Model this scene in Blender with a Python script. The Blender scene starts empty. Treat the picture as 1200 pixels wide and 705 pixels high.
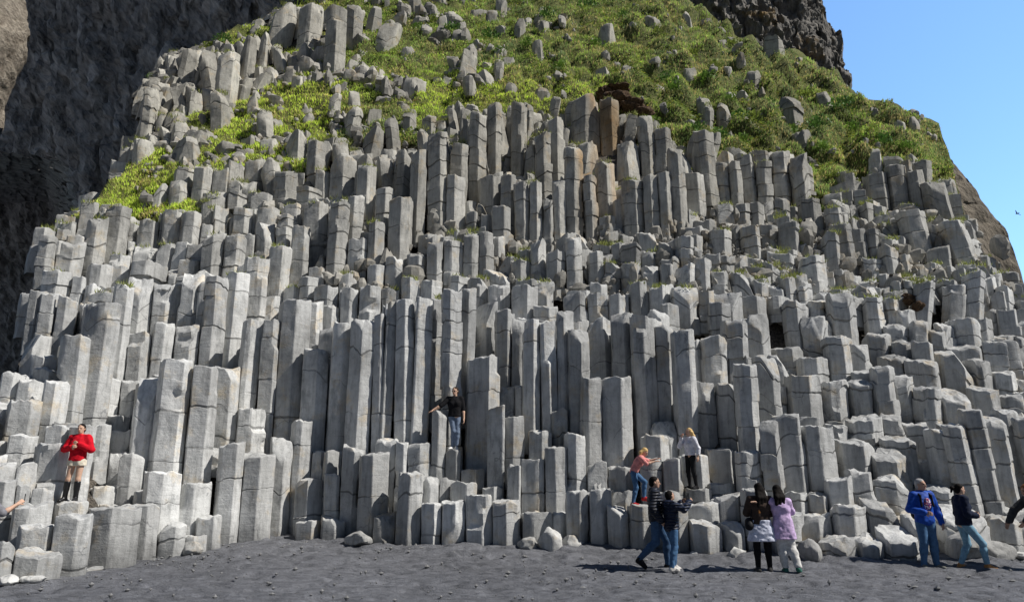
import bpy, math, random
import numpy as np
from mathutils import Vector

random.seed(7)
rng = np.random.default_rng(11)
R = math.radians
scene = bpy.context.scene
COL = scene.collection

# ------------------------------------------------------------------ camera
F = 900.0
VH = 578.0
CX, CY = 600.0, 352.5
PITCH = math.atan((VH - CY) / F)
CP, SP = math.cos(PITCH), math.sin(PITCH)
cam_d = bpy.data.cameras.new('camera')
cam_d.sensor_width = 36.0
cam_d.lens = F / 1200.0 * 36.0
cam_d.clip_end = 6000
cam = bpy.data.objects.new('camera', cam_d)
cam.rotation_euler = (R(90) + PITCH, 0, 0)
COL.objects.link(cam)
scene.camera = cam


def P(u, v, Y):
    """a place in the world seen under direction (u, v) at depth Y"""
    yc = (CY - v) / F
    dy = CP - yc * SP
    t = Y / dy
    return (u - CX) / F * t, Y, t * (SP + yc * CP)


def pix(X, Y, Z):
    d = Y * CP + Z * SP
    return CX + F * X / d, CY - F * (-Y * SP + Z * CP) / d


def ground_z(Y):
    Y = np.asarray(Y, float)
    return -1.5 + np.where(Y > 16.5, .1 * (np.minimum(Y, 24) - 16.5), .025 * (np.maximum(Y, -20) - 16.5))


# ------------------------------------------------------------------ noise
def _h(ix, iy, iz, s):
    n = (ix * 374761393 + iy * 668265263 + iz * 2147483647 + s * 1274126177) & 0xffffffff
    n = ((n ^ (n >> 13)) * 1274126177) & 0xffffffff
    n = ((n ^ (n >> 15)) * 2246822519) & 0xffffffff
    return ((n ^ (n >> 16)) & 0xffffff) / 8388607.5 - 1.0


def noise(x, y, z, s=0):
    x, y, z = np.broadcast_arrays(np.asarray(x, float), np.asarray(y, float), np.asarray(z, float))
    ix, iy, iz = np.floor(x).astype(np.int64), np.floor(y).astype(np.int64), np.floor(z).astype(np.int64)
    fx, fy, fz = x - ix, y - iy, z - iz
    fx, fy, fz = [t * t * (3 - 2 * t) for t in (fx, fy, fz)]
    r = 0
    for a in (0, 1):
        for b in (0, 1):
            for c in (0, 1):
                w = (fx if a else 1 - fx) * (fy if b else 1 - fy) * (fz if c else 1 - fz)
                r = r + w * _h(ix + a, iy + b, iz + c, s)
    return r


def fbm(x, y, z, s=0, o=3):
    r, a = 0, 1.0
    for k in range(o):
        r = r + a * noise(x * 2 ** k, y * 2 ** k, z * 2 ** k, s + k * 17)
        a *= .5
    return r


# ------------------------------------------------------------------ the slope as a surface
CONT = [(-400, 700), (-50, 690), (0, 684), (60, 680), (110, 670), (155, 656), (200, 651), (240, 645), (270, 637), (330, 633),
        (400, 634), (450, 638), (600, 641), (700, 644), (760, 648), (820, 654), (900, 656), (960, 660), (1080, 662),
        (1150, 656), (1200, 650), (1500, 650)]
_cu = np.array([c[0] for c in CONT], float)
_cv = np.array([c[1] for c in CONT], float)


def _tanz(v):
    yc = (CY - v) / F
    return (SP + yc * CP) / (CP - yc * SP)


def contact_v(u):
    return np.interp(u, _cu, _cv)


def Y0(u):
    t = _tanz(contact_v(u))
    Y = -(1.5 + 1.65) / (t - .1)            # sloped beach
    Yf = -(1.5 + .4125) / (t - .025)
    return np.where(Y > 16.5, Y, Yf)


INC = [(-40, 0), (0, 0), (40, .35), (90, 1.0), (140, 1.8), (190, 2.6), (240, 3.4), (290, 4.6), (340, 6.2), (390, 8), (440, 10),
       (490, 13), (540, 17), (590, 21), (640, 26), (700, 33), (800, 42)]
_it = np.array([c[0] for c in INC], float)
_iv = np.array([c[1] for c in INC], float)


def Yb(u, v):
    t = contact_v(u) - v
    gentle = np.interp(u, [-60, 150, 260, 800, 1000, 1300], [.8, .7, .12, .2, 1.0, 1.0])
    return Y0(u) + np.interp(t, _it, _iv) + gentle * np.interp(t, [0, 60, 320, 400], [0, .45, 2.6, 2.7])


SKY = [(-300, 620), (-60, 520), (0, 452), (22, 436), (33, 395), (40, 345), (47, 300), (60, 268), (100, 244), (140, 213), (160, 165), (168, 105), (200, 64),
       (250, 52), (300, 28), (345, 2), (400, -60), (700, -60), (800, 0), (830, 22), (860, 50), (900, 60), (950, 72), (985, 96),
       (1005, 116), (1050, 130), (1100, 147), (1112, 182), (1122, 225), (1138, 270), (1155, 302), (1178, 330), (1200, 352),
       (1230, 420), (1300, 600), (1400, 660)]
_su = np.array([c[0] for c in SKY], float)
_sv = np.array([c[1] for c in SKY], float)


def skyv(u):
    return np.interp(u, _su, _sv)


GR = [(250, 145, 60, 12, .9), (420, 165, 60, 10, .8), (380, 228, 50, 7, .7), (480, 200, 40, 8, .5), (590, 112, 130, 18, 1.3), (480, 138, 55, 14, 1.1), (400, 108, 70, 26, .9), (200, 202, 60, 16, 1.2), (125, 228, 60, 15, 1.3), (90, 252, 35, 9, .9),
      (260, 182, 70, 18, 1.2), (330, 200, 55, 16, 1.1), (350, 128, 70, 20, 1.1), (270, 42, 50, 14, 1.3), (430, 62, 70, 18, 1.1), (430, 6, 70, 10, .8),
      (600, 50, 160, 50, 1.0), (750, 60, 150, 60, 1.3), (850, 120, 70, 50, 1.0), (950, 120, 75, 45, 1.3), (1045, 160, 70, 28, 1.6),
      (962, 215, 16, 34, 1.1), (1125, 205, 16, 30, 1.3), (800, 140, 50, 30, .9), (700, -20, 300, 40, 1.0), (880, 170, 60, 18, .8),
      (180, 252, 60, 8, .8), (330, 250, 40, 8, .7), (930, 350, 60, 6, .4), (1000, 190, 70, 18, .9), (230, 240, 60, 8, .6), (520, 165, 80, 6, .5),
      (700, 100, 120, 10, .8), (1060, 185, 50, 16, .9), (905, 285, 70, 12, .45), (1020, 300, 60, 10, .45), (760, 330, 120, 6, .4), (560, 310, 80, 6, .35),
      (1150, 280, 14, 30, .6)]


def grassy(u, v):
    g = 0
    for (a, b, ru, rv, s) in GR:
        d = ((u - a) / ru) ** 2 + ((v - b) / rv) ** 2
        g = g + s * np.exp(-d * .8)
    return g + .33 * fbm(u / 26., v / 13., 3.3, 5, 3)


def surf(u, v):
    """the soil surface: recessed behind the columns, level with them where grass grows"""
    g = grassy(u, v)
    off = np.interp(v, [200, 290], [.5, .95]) * (1 - np.clip((g - .45) / .3, 0, 1))
    Y = Yb(u, v) + off
    X, Y, Z = P(u, v, Y)
    n = fbm(X * .9, Y * .9, Z * .9, 21, 3) * .16
    hum = np.clip((g - .6), 0, .7) * np.interp(u, [600, 800, 1050, 1095], [.45, .8, .8, .05])
    n2 = np.abs(noise(X * 1.05, Y * .8, Z * 1.15, 31)) * hum * 2.0
    return X, Y - .6 * (n + n2), Z + .7 * (n + n2)


# ------------------------------------------------------------------ object helpers
def link(o, parent=None):
    COL.objects.link(o)
    if parent is not None:
        o.parent = parent
    return o


def tag(o, label=None, cat=None, group=None, kind=None):
    if label:
        o['label'] = label
    if cat:
        o['category'] = cat
    if group:
        o['group'] = group
    if kind:
        o['kind'] = kind
    return o


def mesh_np(name, V, faces, mat=None, col=None, sharp=None, smooth=True):
    """faces: list of (n,k) index arrays, or python lists"""
    me = bpy.data.meshes.new(name)
    V = np.asarray(V, np.float32)
    loops, tot = [], []
    for f in faces:
        f = np.asarray(f, np.int32)
        if f.size == 0:
            continue
        loops.append(f.ravel())
        tot.append(np.full(f.shape[0], f.shape[1], np.int32))
    loops = np.concatenate(loops)
    tot = np.concatenate(tot)
    start = np.concatenate([[0], np.cumsum(tot)[:-1]]).astype(np.int32)
    me.vertices.add(len(V))
    me.vertices.foreach_set('co', V.ravel())
    me.loops.add(len(loops))
    me.loops.foreach_set('vertex_index', loops)
    me.polygons.add(len(tot))
    me.polygons.foreach_set('loop_start', start)
    me.polygons.foreach_set('loop_total', tot)
    me.update(calc_edges=True)
    me.validate()
    if col is not None:
        a = me.color_attributes.new('tint', 'FLOAT_COLOR', 'POINT')
        c = np.ones((len(V), 4), np.float32)
        c[:, :3] = col
        a.data.foreach_set('color', c.ravel())
    me.polygons.foreach_set('use_smooth', np.full(len(me.polygons), smooth))
    if sharp is not None:
        me.set_sharp_from_angle(angle=R(sharp))
    if mat:
        me.materials.append(mat)
    return me


def ob(name, me, parent=None, loc=None):
    o = bpy.data.objects.new(name, me)
    if loc is not None:
        o.location = loc
    return link(o, parent)


def empty(name, loc, rz=0):
    o = bpy.data.objects.new(name, None)
    o.empty_display_size = .2
    o.location = loc
    o.rotation_euler = (0, 0, rz)
    return link(o)


# ------------------------------------------------------------------ materials
class NT:
    def __init__(self, name):
        self.m = bpy.data.materials.new(name)
        self.m.use_nodes = True
        self.t = self.m.node_tree
        self.t.nodes.clear()
        self.out = self.n('ShaderNodeOutputMaterial')
        self.b = self.n('ShaderNodeBsdfPrincipled')
        self.l(self.b.outputs[0], self.out.inputs[0])
        self.b.inputs['Roughness'].default_value = .85
        self.b.inputs['Specular IOR Level'].default_value = .25

    def n(self, t, **k):
        x = self.t.nodes.new(t)
        for a, b in k.items():
            setattr(x, a, b)
        return x

    def l(self, a, b):
        self.t.links.new(a, b)

    def coord(self, kind='pos'):
        if kind == 'pos':
            return self.n('ShaderNodeNewGeometry').outputs['Position']
        return self.n('ShaderNodeTexCoord').outputs[kind]

    def noise(self, vec, scale, detail=4, rough=.6, stretch=None, dist=0):
        if stretch:
            mp = self.n('ShaderNodeMapping')
            mp.inputs['Scale'].default_value = stretch
            self.l(vec, mp.inputs[0])
            vec = mp.outputs[0]
        x = self.n('ShaderNodeTexNoise')
        x.inputs['Scale'].default_value = scale
        x.inputs['Detail'].default_value = detail
        x.inputs['Roughness'].default_value = rough
        x.inputs['Distortion'].default_value = dist
        self.l(vec, x.inputs['Vector'])
        return x.outputs[0]

    def ramp(self, fac, stops):
        x = self.n('ShaderNodeValToRGB')
        e = x.color_ramp.elements
        while len(e) < len(stops):
            e.new(.5)
        for k, (p, c) in enumerate(stops):
            e[k].position = p
            e[k].color = (c, c, c, 1) if not hasattr(c, '__len__') else (*c, 1)
        self.l(fac, x.inputs[0])
        return x.outputs[0]

    def mix(self, a, b, fac, mode='MIX'):
        x = self.n('ShaderNodeMix', data_type='RGBA', blend_type=mode)
        for s, i in ((fac, 0), (a, 6), (b, 7)):
            if hasattr(s, 'links'):
                self.l(s, x.inputs[i])
            elif i == 0:
                x.inputs[0].default_value = s
            else:
                x.inputs[i].default_value = (*s, 1)
        return x.outputs[2]

    def math(self, op, a, b=0.0):
        x = self.n('ShaderNodeMath', operation=op)
        for s, i in ((a, 0), (b, 1)):
            if hasattr(s, 'links'):
                self.l(s, x.inputs[i])
            else:
                x.inputs[i].default_value = s
        return x.outputs[0]

    def bump(self, h, strength=.5, dist=.02, prev=None):
        x = self.n('ShaderNodeBump')
        x.inputs['Strength'].default_value = strength
        x.inputs['Distance'].default_value = dist
        self.l(h, x.inputs['Height'])
        if prev is not None:
            self.l(prev, x.inputs['Normal'])
        self.l(x.outputs[0], self.b.inputs['Normal'])
        return x.outputs[0]

    def tint(self):
        x = self.n('ShaderNodeVertexColor')
        x.layer_name = 'tint'
        return x.outputs[0]

    def base(self, c):
        if hasattr(c, 'links'):
            self.l(c, self.b.inputs['Base Color'])
        else:
            self.b.inputs['Base Color'].default_value = (*c, 1)


def mat_rock():
    m = NT('basalt')
    p = m.coord()
    big = m.noise(p, .7, 3, .5)
    mid = m.noise(p, 5, 5, .65)
    fine = m.noise(p, 38, 4, .75)
    vor = m.n('ShaderNodeTexVoronoi', feature='F1')
    vor.inputs['Scale'].default_value = 22
    m.l(p, vor.inputs['Vector'])
    streak = m.noise(p, 3.2, 4, .6, stretch=(3.5, 3.5, .35))
    horiz = m.noise(p, 4.2, 3, .6, stretch=(.5, .5, 4))
    c = m.mix((1, 1, 1), m.ramp(big, [(.3, .7), (.7, 1.14)]), 1, 'MULTIPLY')
    c = m.mix(c, m.ramp(mid, [(.28, .72), (.5, 1.0), (.75, 1.16)]), .8, 'MULTIPLY')
    c = m.mix(c, m.ramp(streak, [(.3, .66), (.5, 1.0), (.8, 1.14)]), .8, 'MULTIPLY')
    c = m.mix(c, m.ramp(fine, [(.3, .78), (.5, 1.0), (.7, 1.1)]), .6, 'MULTIPLY')
    c = m.mix(c, m.tint(), 1, 'MULTIPLY')
    ck = m.n('ShaderNodeTexVoronoi', feature='DISTANCE_TO_EDGE')
    ck.inputs['Scale'].default_value = 1.15
    nzc = m.n('ShaderNodeTexNoise')
    nzc.inputs['Scale'].default_value = 3.5
    m.l(p, nzc.inputs['Vector'])
    vm = m.n('ShaderNodeVectorMath', operation='SCALE')
    m.l(nzc.outputs['Color'], vm.inputs[0])
    vm.inputs['Scale'].default_value = .35
    va = m.n('ShaderNodeVectorMath', operation='ADD')
    m.l(p, va.inputs[0])
    m.l(vm.outputs[0], va.inputs[1])
    m.l(va.outputs[0], ck.inputs['Vector'])
    crack = m.ramp(ck.outputs['Distance'], [(.004, 0.0), (.016, 1.0)])
    cmask = m.ramp(m.noise(p, .9, 2), [(.58, 0.0), (.66, .8)])
    c = m.mix(c, m.mix(c, (.45, .45, .47), 1, 'MULTIPLY'), m.math('MULTIPLY', m.math('SUBTRACT', 1.0, crack), cmask))
    # a little rusty dust here and there
    w = m.ramp(m.noise(p, 1.3, 4, .7), [(.55, 0.0), (.72, 1.0)])
    c = m.mix(c, m.mix(c, (1.12, .96, .74), 1, 'MULTIPLY'), w)
    dk = m.ramp(m.noise(p, 2.1, 5, .7, stretch=(1, 1, .4)), [(.56, 0.0), (.68, .8)])
    c = m.mix(c, m.mix(c, (.55, .56, .57), 1, 'MULTIPLY'), dk)
    m.base(c)
    h = m.math('ADD', m.math('MULTIPLY', mid, 1.4), m.math('MULTIPLY', fine, .42))
    h = m.math('ADD', h, m.math('MULTIPLY', horiz, .5))
    m.bump(h, .6, .03)
    m.b.inputs['Roughness'].default_value = .9
    return m.m


def mat_sand():
    m = NT('black_sand')
    p = m.coord()
    big = m.noise(p, .35, 3, .5)
    mid = m.noise(p, 2.6, 5, .6, stretch=(1, 1.6, 1))
    fine = m.noise(p, 60, 3, .8)
    grit = m.noise(p, 160, 2, .8)
    c = m.mix((.170, .175, .192), m.ramp(mid, [(.3, .6), (.7, 1.25)]), 1, 'MULTIPLY')
    c = m.mix(c, m.ramp(big, [(.3, .86), (.7, 1.1)]), 1, 'MULTIPLY')
    c = m.mix(c, m.ramp(fine, [(.33, .5), (.5, 1.0), (.68, 1.6)]), .9, 'MULTIPLY')
    c = m.mix(c, m.ramp(grit, [(.35, .6), (.62, 1.15), (.72, 2.4)]), .6, 'MULTIPLY')
    m.base(c)
    h = m.math('ADD', m.math('MULTIPLY', mid, 2.2), m.math('MULTIPLY', fine, .35))
    m.bump(h, 1.0, .07)
    m.b.inputs['Roughness'].default_value = .95
    return m.m


def mat_soil():
    m = NT('turf_soil')
    p = m.coord()
    n1 = m.noise(p, 1.3, 5, .65)
    n2 = m.noise(p, 14, 4, .7)
    green = m.ramp(n1, [(.3, (.07, .075, .03)), (.5, (.13, .15, .04)), (.7, (.22, .22, .07))])
    brown = m.ramp(n2, [(.3, (.05, .045, .04)), (.7, (.20, .175, .145))])
    c = m.mix(brown, green, m.tint())
    c = m.mix(c, m.ramp(n2, [(.3, .45), (.7, 1.35)]), 1, 'MULTIPLY')
    m.base(c)
    m.bump(m.math('ADD', n2, m.math('MULTIPLY', n1, 2)), 1, .12)
    return m.m


def mat_leaf(name):
    m = NT(name)
    p = m.coord()
    c = m.mix(m.tint(), m.ramp(m.noise(p, 3, 2), [(.3, .7), (.7, 1.25)]), 1, 'MULTIPLY')
    m.base(c)
    m.b.inputs['Roughness'].default_value = .6
    tr = m.n('ShaderNodeBsdfTranslucent')
    m.l(c, tr.inputs[0])
    mx = m.n('ShaderNodeMixShader')
    mx.inputs[0].default_value = .3
    m.l(m.b.outputs[0], mx.inputs[1])
    m.l(tr.outputs[0], mx.inputs[2])
    m.l(mx.outputs[0], m.out.inputs[0])
    return m.m


def mat_cliff(name, dark, light, warm=None, stretch=(2.2, 2.2, .35), bs=1.0, tilt=0.0):
    m = NT(name)
    p = m.coord('Object')
    if tilt:
        mp = m.n('ShaderNodeMapping')
        mp.inputs['Rotation'].default_value = (0, tilt, 0)
        m.l(p, mp.inputs[0])
        p = mp.outputs[0]
    s = m.noise(p, 1.1, 6, .65, stretch=stretch)
    s2 = m.noise(p, 3.5, 5, .65, stretch=stretch)
    b = m.noise(p, .35, 4, .6)
    c = m.ramp(m.math('ADD', m.math('MULTIPLY', s, .6), m.math('MULTIPLY', s2, .4)), [(.36, dark), (.64, light)])
    c = m.mix(c, m.ramp(b, [(.3, .6), (.7, 1.35)]), 1, 'MULTIPLY')
    if warm:
        c = m.mix(c, warm, m.ramp(m.noise(p, .28, 4, .65), [(.56, 0.0), (.66, .75)]))
    m.base(c)
    m.bump(m.math('ADD', s, m.math('MULTIPLY', s2, .6)), 1, .5 * bs)
    return m.m


ROCK = mat_rock()
SAND = mat_sand()
SOIL = mat_soil()
LEAF = mat_leaf('grass_blades')
HERB = mat_leaf('herb_leaves')
SKYTINT = (1, 1, 1, 1)
SKYSTR = .1
ORD = ['next', 'second', 'third', 'fourth', 'fifth', 'sixth', 'seventh', 'eighth', 'ninth', 'tenth', 'eleventh', 'twelfth', 'thirteenth', 'fourteenth', 'fifteenth', 'sixteenth',
       'seventeenth', 'eighteenth', 'nineteenth', 'twentieth', 'twenty-first', 'twenty-second', 'twenty-third', 'twenty-fourth', 'twenty-fifth', 'twenty-sixth', 'twenty-seventh', 'twenty-eighth']
MARKS = [(-15, 'the cave'), (85, 'the woman in red'), (533, 'the woman in black'), (714, 'the orange hollow'), (811, 'the blonde girl'), (1092, 'the man in blue'), (1230, 'the cliff edge')]
TIERS = [(588, 'in the lowest row'), (535, 'in the low second tier'), (480, 'at shoulder tier above'), (415, 'in the lower middle tier'), (365, 'in the tall middle wall'),
         (335, 'topping the middle wall'), (295, 'on the broken ledge'), (240, 'in the upper ledge row'), (185, 'in the upper colonnade'), (-999, 'near the grass line')]
TIERS[2] = (480, 'in the third tier')


def label_columns(ids):
    out = {}
    bins = {}
    for k in ids:
        for q, (vv_, nm) in enumerate(TIERS):
            if S[k, 3] >= vv_:
                break
        m = min(range(len(MARKS)), key=lambda j: abs(MARKS[j][0] - S[k, 2]))
        side = 'left' if S[k, 2] < MARKS[m][0] else 'right'
        bins.setdefault((q, m, side), []).append(k)
    for (q, m, side), ks in bins.items():
        ks.sort(key=lambda k: abs(S[k, 2] - MARKS[m][0]))
        for n_, k in enumerate(ks):
            hgt = (min(S[k, 4], 690) - S[k, 3]) if S[k, 6] != 2 else 40
            wid = S[k, 9] - S[k, 8]
            r_ = hgt / max(wid, 8)
            lk = 'orange stained' if S[k, 6] == 1 else 'very tall' if r_ > 4.5 else 'tall' if r_ > 2.8 else 'stout' if r_ > 1.6 else 'squat'
            if S[k, 7] > .05 or S[k, 7] < -.05:
                lk = 'leaning ' + lk
            out[k] = '%s basalt column, %s %s of %s, %s' % (lk, ORD[min(n_, 27)], side, MARKS[m][1], TIERS[q][1])
    return out


def where_across(u):
    return ''
# ------------------------------------------------------------------ the larger columns: left, right, top, foot (directions from the camera), lean
TR = """
37 52 342 395;51 63 345 397;65 84 350 405;96 131 356 497;97 117 335 358;131 150 335 445;150 175 327 395;151 175 393 448;175 202 380 440;178 210 335 382
211 237 322 382;203 234 382 428;234 262 327 432;261 286 323 432;185 219 423 556;219 248 430 568;247 281 432 525;278 302 376 525;302 323 375 532
118 139 445 495;138 160 448 508;159 186 443 545;30 55 394 425;40 62 417 437;40 70 434 452;3 30 440 472;25 46 447 472;48 76 448 500;12 47 470 512;71 97 395 492
56 85 362 402;52 84 320 344;85 100 325 350;100 130 312 342;128 150 315 338;150 195 313 342;47 62 277 322
56 80 499 545;80 106 500 570;105 126 498 570;125 148 487 525;127 160 505 533;127 146 531 570;145 162 533 572;12 38 510 545;38 78 523 573;20 40 545 577
-6 16 562 600;16 36 570 598;36 56 573 595;70 102 588 604;107 144 570 595;18 55 592 640;60 98 604 676;98 156 595 669;27 62 617 648;17 62 647 683;-14 14 640 684
112 156 592 602;157 180 592 651;158 185 574 594;188 214 613 650;172 206 553 615;206 242 568 634;232 255 605 642;215 236 628 650
275 307 480 532;280 315 532 634;256 282 520 638;318 341 515 577;341 365 494 563;348 378 562 610;349 379 610 637;378 400 557 606;379 400 607 634;364 381 528 558;379 397 529 558
397 422 525 632;422 453 532 610;440 464 603 640;440 466 515 602;465 478 519 555;478 504 521 558;465 493 554 640;493 516 560 590;513 530 563 588;530 556 567 588
505 523 483 560;521 541 528 563;539 566 551 577;567 590 571 590;545 576 581 641;516 545 588 641;495 516 590 641;577 610 587 641;574 591 479 562;590 613 489 548
548 583 421 562;583 602 453 490;602 622 453 500;324 358 353 500;307 325 347 376;354 382 410 528;358 378 354 410;376 400 360 382;385 410 380 525;410 439 378 532
439 452 370 516;460 486 353 521;450 461 356 516;485 500 352 521;500 519 352 484;518 540 342 526;540 557 340 480;557 584 358 422;583 600 364 455
396 418 322 338;370 398 337 360;398 420 339 378;420 447 338 371;447 469 340 354;469 492 328 352;492 516 331 350;527 549 325 342;549 573 327 350;573 597 335 360;351 372 327 352;333 356 338 352
598 615 375 455;614 633 378 508;631 654 378 508;651 672 365 510;667 689 386 512;688 718 377 443;718 743 367 472;743 768 372 512;768 790 382 512;788 813 388 522
813 840 427 448;813 840 449 527;822 850 397 452;812 824 400 430;848 877 378 450;864 887 427 527;840 866 451 527;887 912 418 495;872 900 369 420;832 855 356 397
681 705 443 546;704 738 444 549;600 628 338 372;628 648 331 360;662 688 345 378;688 711 346 377;711 737 350 374;788 817 338 374;817 836 342 372;838 868 344 378;868 896 350 372
600 621 307 330;641 662 297 336;663 680 280 336;621 641 283 328;690 707 298 331;708 727 310 333;727 750 312 334;750 773 313 334;773 790 312 336;791 813 312 338;814 832 305 338;832 852 320 340
648 662 480 522;662 687 509 572;621 645 506 545;640 664 525 602;609 636 540 602;596 610 546 588;686 711 543 577;711 738 547 577;665 690 575 645;689 718 575 646;717 740 576 594;716 736 593 646;736 763 593 648
752 776 537 578;776 799 537 578;764 793 495 528;755 781 511 537;799 829 533 573;828 863 527 569;863 898 529 573;801 832 573 594;831 868 567 582;869 892 573 604;834 870 581 612;870 900 573 650
806 840 590 613;807 843 613 653;843 872 611 648;763 800 578 652;780 806 592 652;610 645 600 640;646 670 601 636
911 941 487 582;895 912 493 577;943 977 500 574;968 990 498 516;992 1033 490 518;1033 1057 489 515;983 1022 517 553;1035 1068 515 541;1024 1060 533 560;1069 1103 540 571;1058 1092 497 541
1092 1122 505 604 -.06;1116 1142 498 610 -.07;1138 1160 480 606 -.07;1158 1184 492 606 -.07;1178 1204 482 602 -.07;1200 1226 490 604 -.07
968 997 560 597;996 1023 552 594;1023 1060 560 602;936 976 603 637;976 1013 593 633;1013 1050 591 627;1048 1080 606 655;963 1000 630 661;1000 1032 632 661;1033 1072 625 663;925 947 577 606;946 968 578 605
900 936 600 656;1077 1106 570 604;1090 1114 572 625;1060 1090 603 660;1150 1190 606 645;1185 1220 600 648;895 925 585 610;1100 1150 600 650
921 958 441 490;959 995 448 500;995 1022 448 491;1022 1049 430 492;1049 1072 441 499;1072 1101 455 502;1103 1135 463 499;1168 1200 463 488;900 920 455 492;1136 1166 455 482
897 926 418 455;936 968 420 446;941 967 371 409;920 945 355 402;966 993 397 442;994 1018 405 434;907 940 409 424;973 1000 345 396;1015 1037 349 393;1038 1053 351 385;1053 1072 364 397
1072 1092 331 379 .22;1068 1085 377 401 .1;1107 1129 335 373 .2;1129 1150 322 373 .22;1115 1146 376 404;1036 1060 381 402;1013 1044 392 416;1044 1070 401 418;1070 1089 401 429;1064 1096 423 452;1033 1064 418 433;1100 1135 415 443
404 424 125 166;428 451 151 181;425 447 128 152;450 469 138 176;470 489 133 156;337 358 155 188;358 381 167 221;308 328 190 226;322 348 205 241;370 386 200 234;386 417 184 233;418 439 197 266;439 462 186 224;440 460 224 277
462 481 180 240;481 500 180 276;456 483 234 300;500 526 158 272;489 503 152 180;527 548 170 236;521 546 210 272;549 570 135 229;570 587 124 207;562 587 210 252;587 603 207 282;577 601 246 290;352 382 241 312;383 407 241 326;407 423 231 322
343 362 268 330;322 345 255 300;300 324 246 300;408 431 282 332;431 450 262 312;543 560 276 325;561 577 273 320;501 518 285 332;518 542 284 332;577 589 278 306;478 500 302 330;432 452 313 338;451 471 303 336
600 614 121 206;614 626 120 162;627 646 157 236;643 661 140 213;661 683 175 277;669 702 116 170;674 698 168 208;683 698 207 277;699 722 192 256;721 748 168 216;703 725 119 196;731 749 135 173;749 766 137 208;766 786 152 208;729 754 213 273;755 771 207 274;771 786 205 273;718 740 238 271
603 620 216 284;620 635 215 284;636 648 235 284;648 663 213 280;786 802 176 269;802 824 205 252;817 840 155 246;835 854 193 244;853 869 192 241;864 887 184 229;887 904 192 238;822 837 124 156;839 856 121 154;866 883 137 159;838 859 241 263;860 878 240 265;879 893 240 263
902 926 180 230;884 902 178 228;927 946 184 242;1061 1083 203 241;1041 1061 195 239;1070 1090 190 212;1015 1040 205 235;938 960 235 273;971 988 245 290 -.08;976 998 265 313 -.08;998 1014 270 303;1014 1030 270 304;1057 1088 250 296 -.1;1108 1135 262 311 -.22;1085 1112 215 259 -.12;938 965 302 336;965 984 274 316;832 856 272 299;838 860 242 262;870 892 268 299
123 150 245 301;101 123 257 306;68 95 287 319;192 213 250 285;213 235 251 287;238 260 275 321;261 285 278 326;285 314 304 376;315 339 290 349;341 361 267 331;298 322 262 301;158 183 290 313;185 210 288 316
280 300 45 92;317 350 6 52;350 377 8 60;381 405 12 90;254 278 63 126;233 256 60 106;209 230 58 98;300 318 40 80;382 400 110 143;287 307 112 140;203 238 165 194;200 218 213 239;227 248 198 229;166 182 105 160;405 425 8 60;430 450 10 40;300 320 130 165;245 270 110 150
533 560 62 100;560 580 85 104;440 470 30 62;700 722 30 55;895 920 45 75;868 892 86 112;905 940 116 150;750 775 22 40;470 500 95 120;340 360 90 112
"""
traced = []
for row in TR.strip().split('\n'):
    for it in row.split(';'):
        a = [float(x) for x in it.split()]
        traced.append(a if len(a) == 5 else a + [0.0])
traced = np.array(traced)
OCHRE = {(703, 725)}
FLAT = {(70, 102), (521, 541), (736, 763), (801, 832)}

# seeds: x, y, u, vtop, vfoot, width, kind
seeds = []
order = np.argsort(-traced[:, 3])
for k in order:
    L, Rr, T, B, lean = traced[k]
    uc = (L + Rr) / 2
    Yf = float(Yb(uc, min(B, contact_v(uc))))
    w = (Rr - L) * Yf / F
    if B - T < 14:
        Yf += .25
    Y = Yf + .36 * w + (1.5 if (L, Rr) in {(703, 725)} else 0)
    # people stand in front of or on these, so their depth is kept
    for _ in range(30):
        X = P(uc, (T + B) / 2, Y)[0]
        bad = [s for s in seeds if (s[0] - X) ** 2 + (s[1] - Y) ** 2 < (.44 * (s[5] + w)) ** 2]
        if not bad:
            break
        Y += .06
    seeds.append([X, Y, uc, T, B, w, 1 if (L, Rr) in OCHRE else 0, lean, L, Rr])
NT_ = len(seeds)
S = np.array(seeds)

# fillers
def colv(u):
    return np.interp(u, [1060, 1085, 1110, 1130, 1150, 1175, 1200, 1230], [-200, 185, 203, 255, 296, 328, 350, 420])


fx, fy = [], []
y = 15.6
row = 0
while y < 52:
    sp = .52 if y < 31 else .52 + (y - 31) * .022
    xs = np.arange(-.78 * y - 2, .78 * y + 2, sp) + (row % 2) * sp / 2
    fx.append(xs + rng.uniform(-.17, .17, len(xs)) * sp / .52)
    fy.append(y + rng.uniform(-.17, .17, len(xs)) * sp / .52)
    y += sp * .87
    row += 1
fx = np.concatenate(fx)
fy = np.concatenate(fy)
vg = np.arange(700, -90, -2.0)
dyg = CP - (CY - vg) / F * SP
U = CX + F * fx[:, None] * dyg[None] / fy[:, None]
YY = Yb(U, np.broadcast_to(vg, U.shape))
ok = YY >= fy[:, None]
idx = np.argmax(ok, axis=1)
has = ok.any(axis=1)
vs = vg[idx]
us = U[np.arange(len(fx)), idx]
# in front of the beach contact: nothing there
front = fy < Y0(us) + .12
keep = has & (vs > colv(us) - 8) & ~front & (vs > skyv(us) - 26) & (us > -110) & (us < 1330)
keep &= ~((us > 410) & (us < 1000) & (vs < -40))
fx, fy, vs, us = fx[keep], fy[keep], vs[keep], us[keep]
g = grassy(us, vs)
rr = rng.random(len(fx))
keep = (g < .38) | (rr < .30 - .25 * np.clip((g - .38) / .4, 0, 1))
# hummock zone: nearly no rock
keep |= (g >= .38) & (us < 640) & (vs < 112) & (rr < .16)
keep &= ~((g > 1.0) & (us > 640) & (rr > .035))
fx, fy, vs, us, g = fx[keep], fy[keep], vs[keep], us[keep], g[keep]
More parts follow.
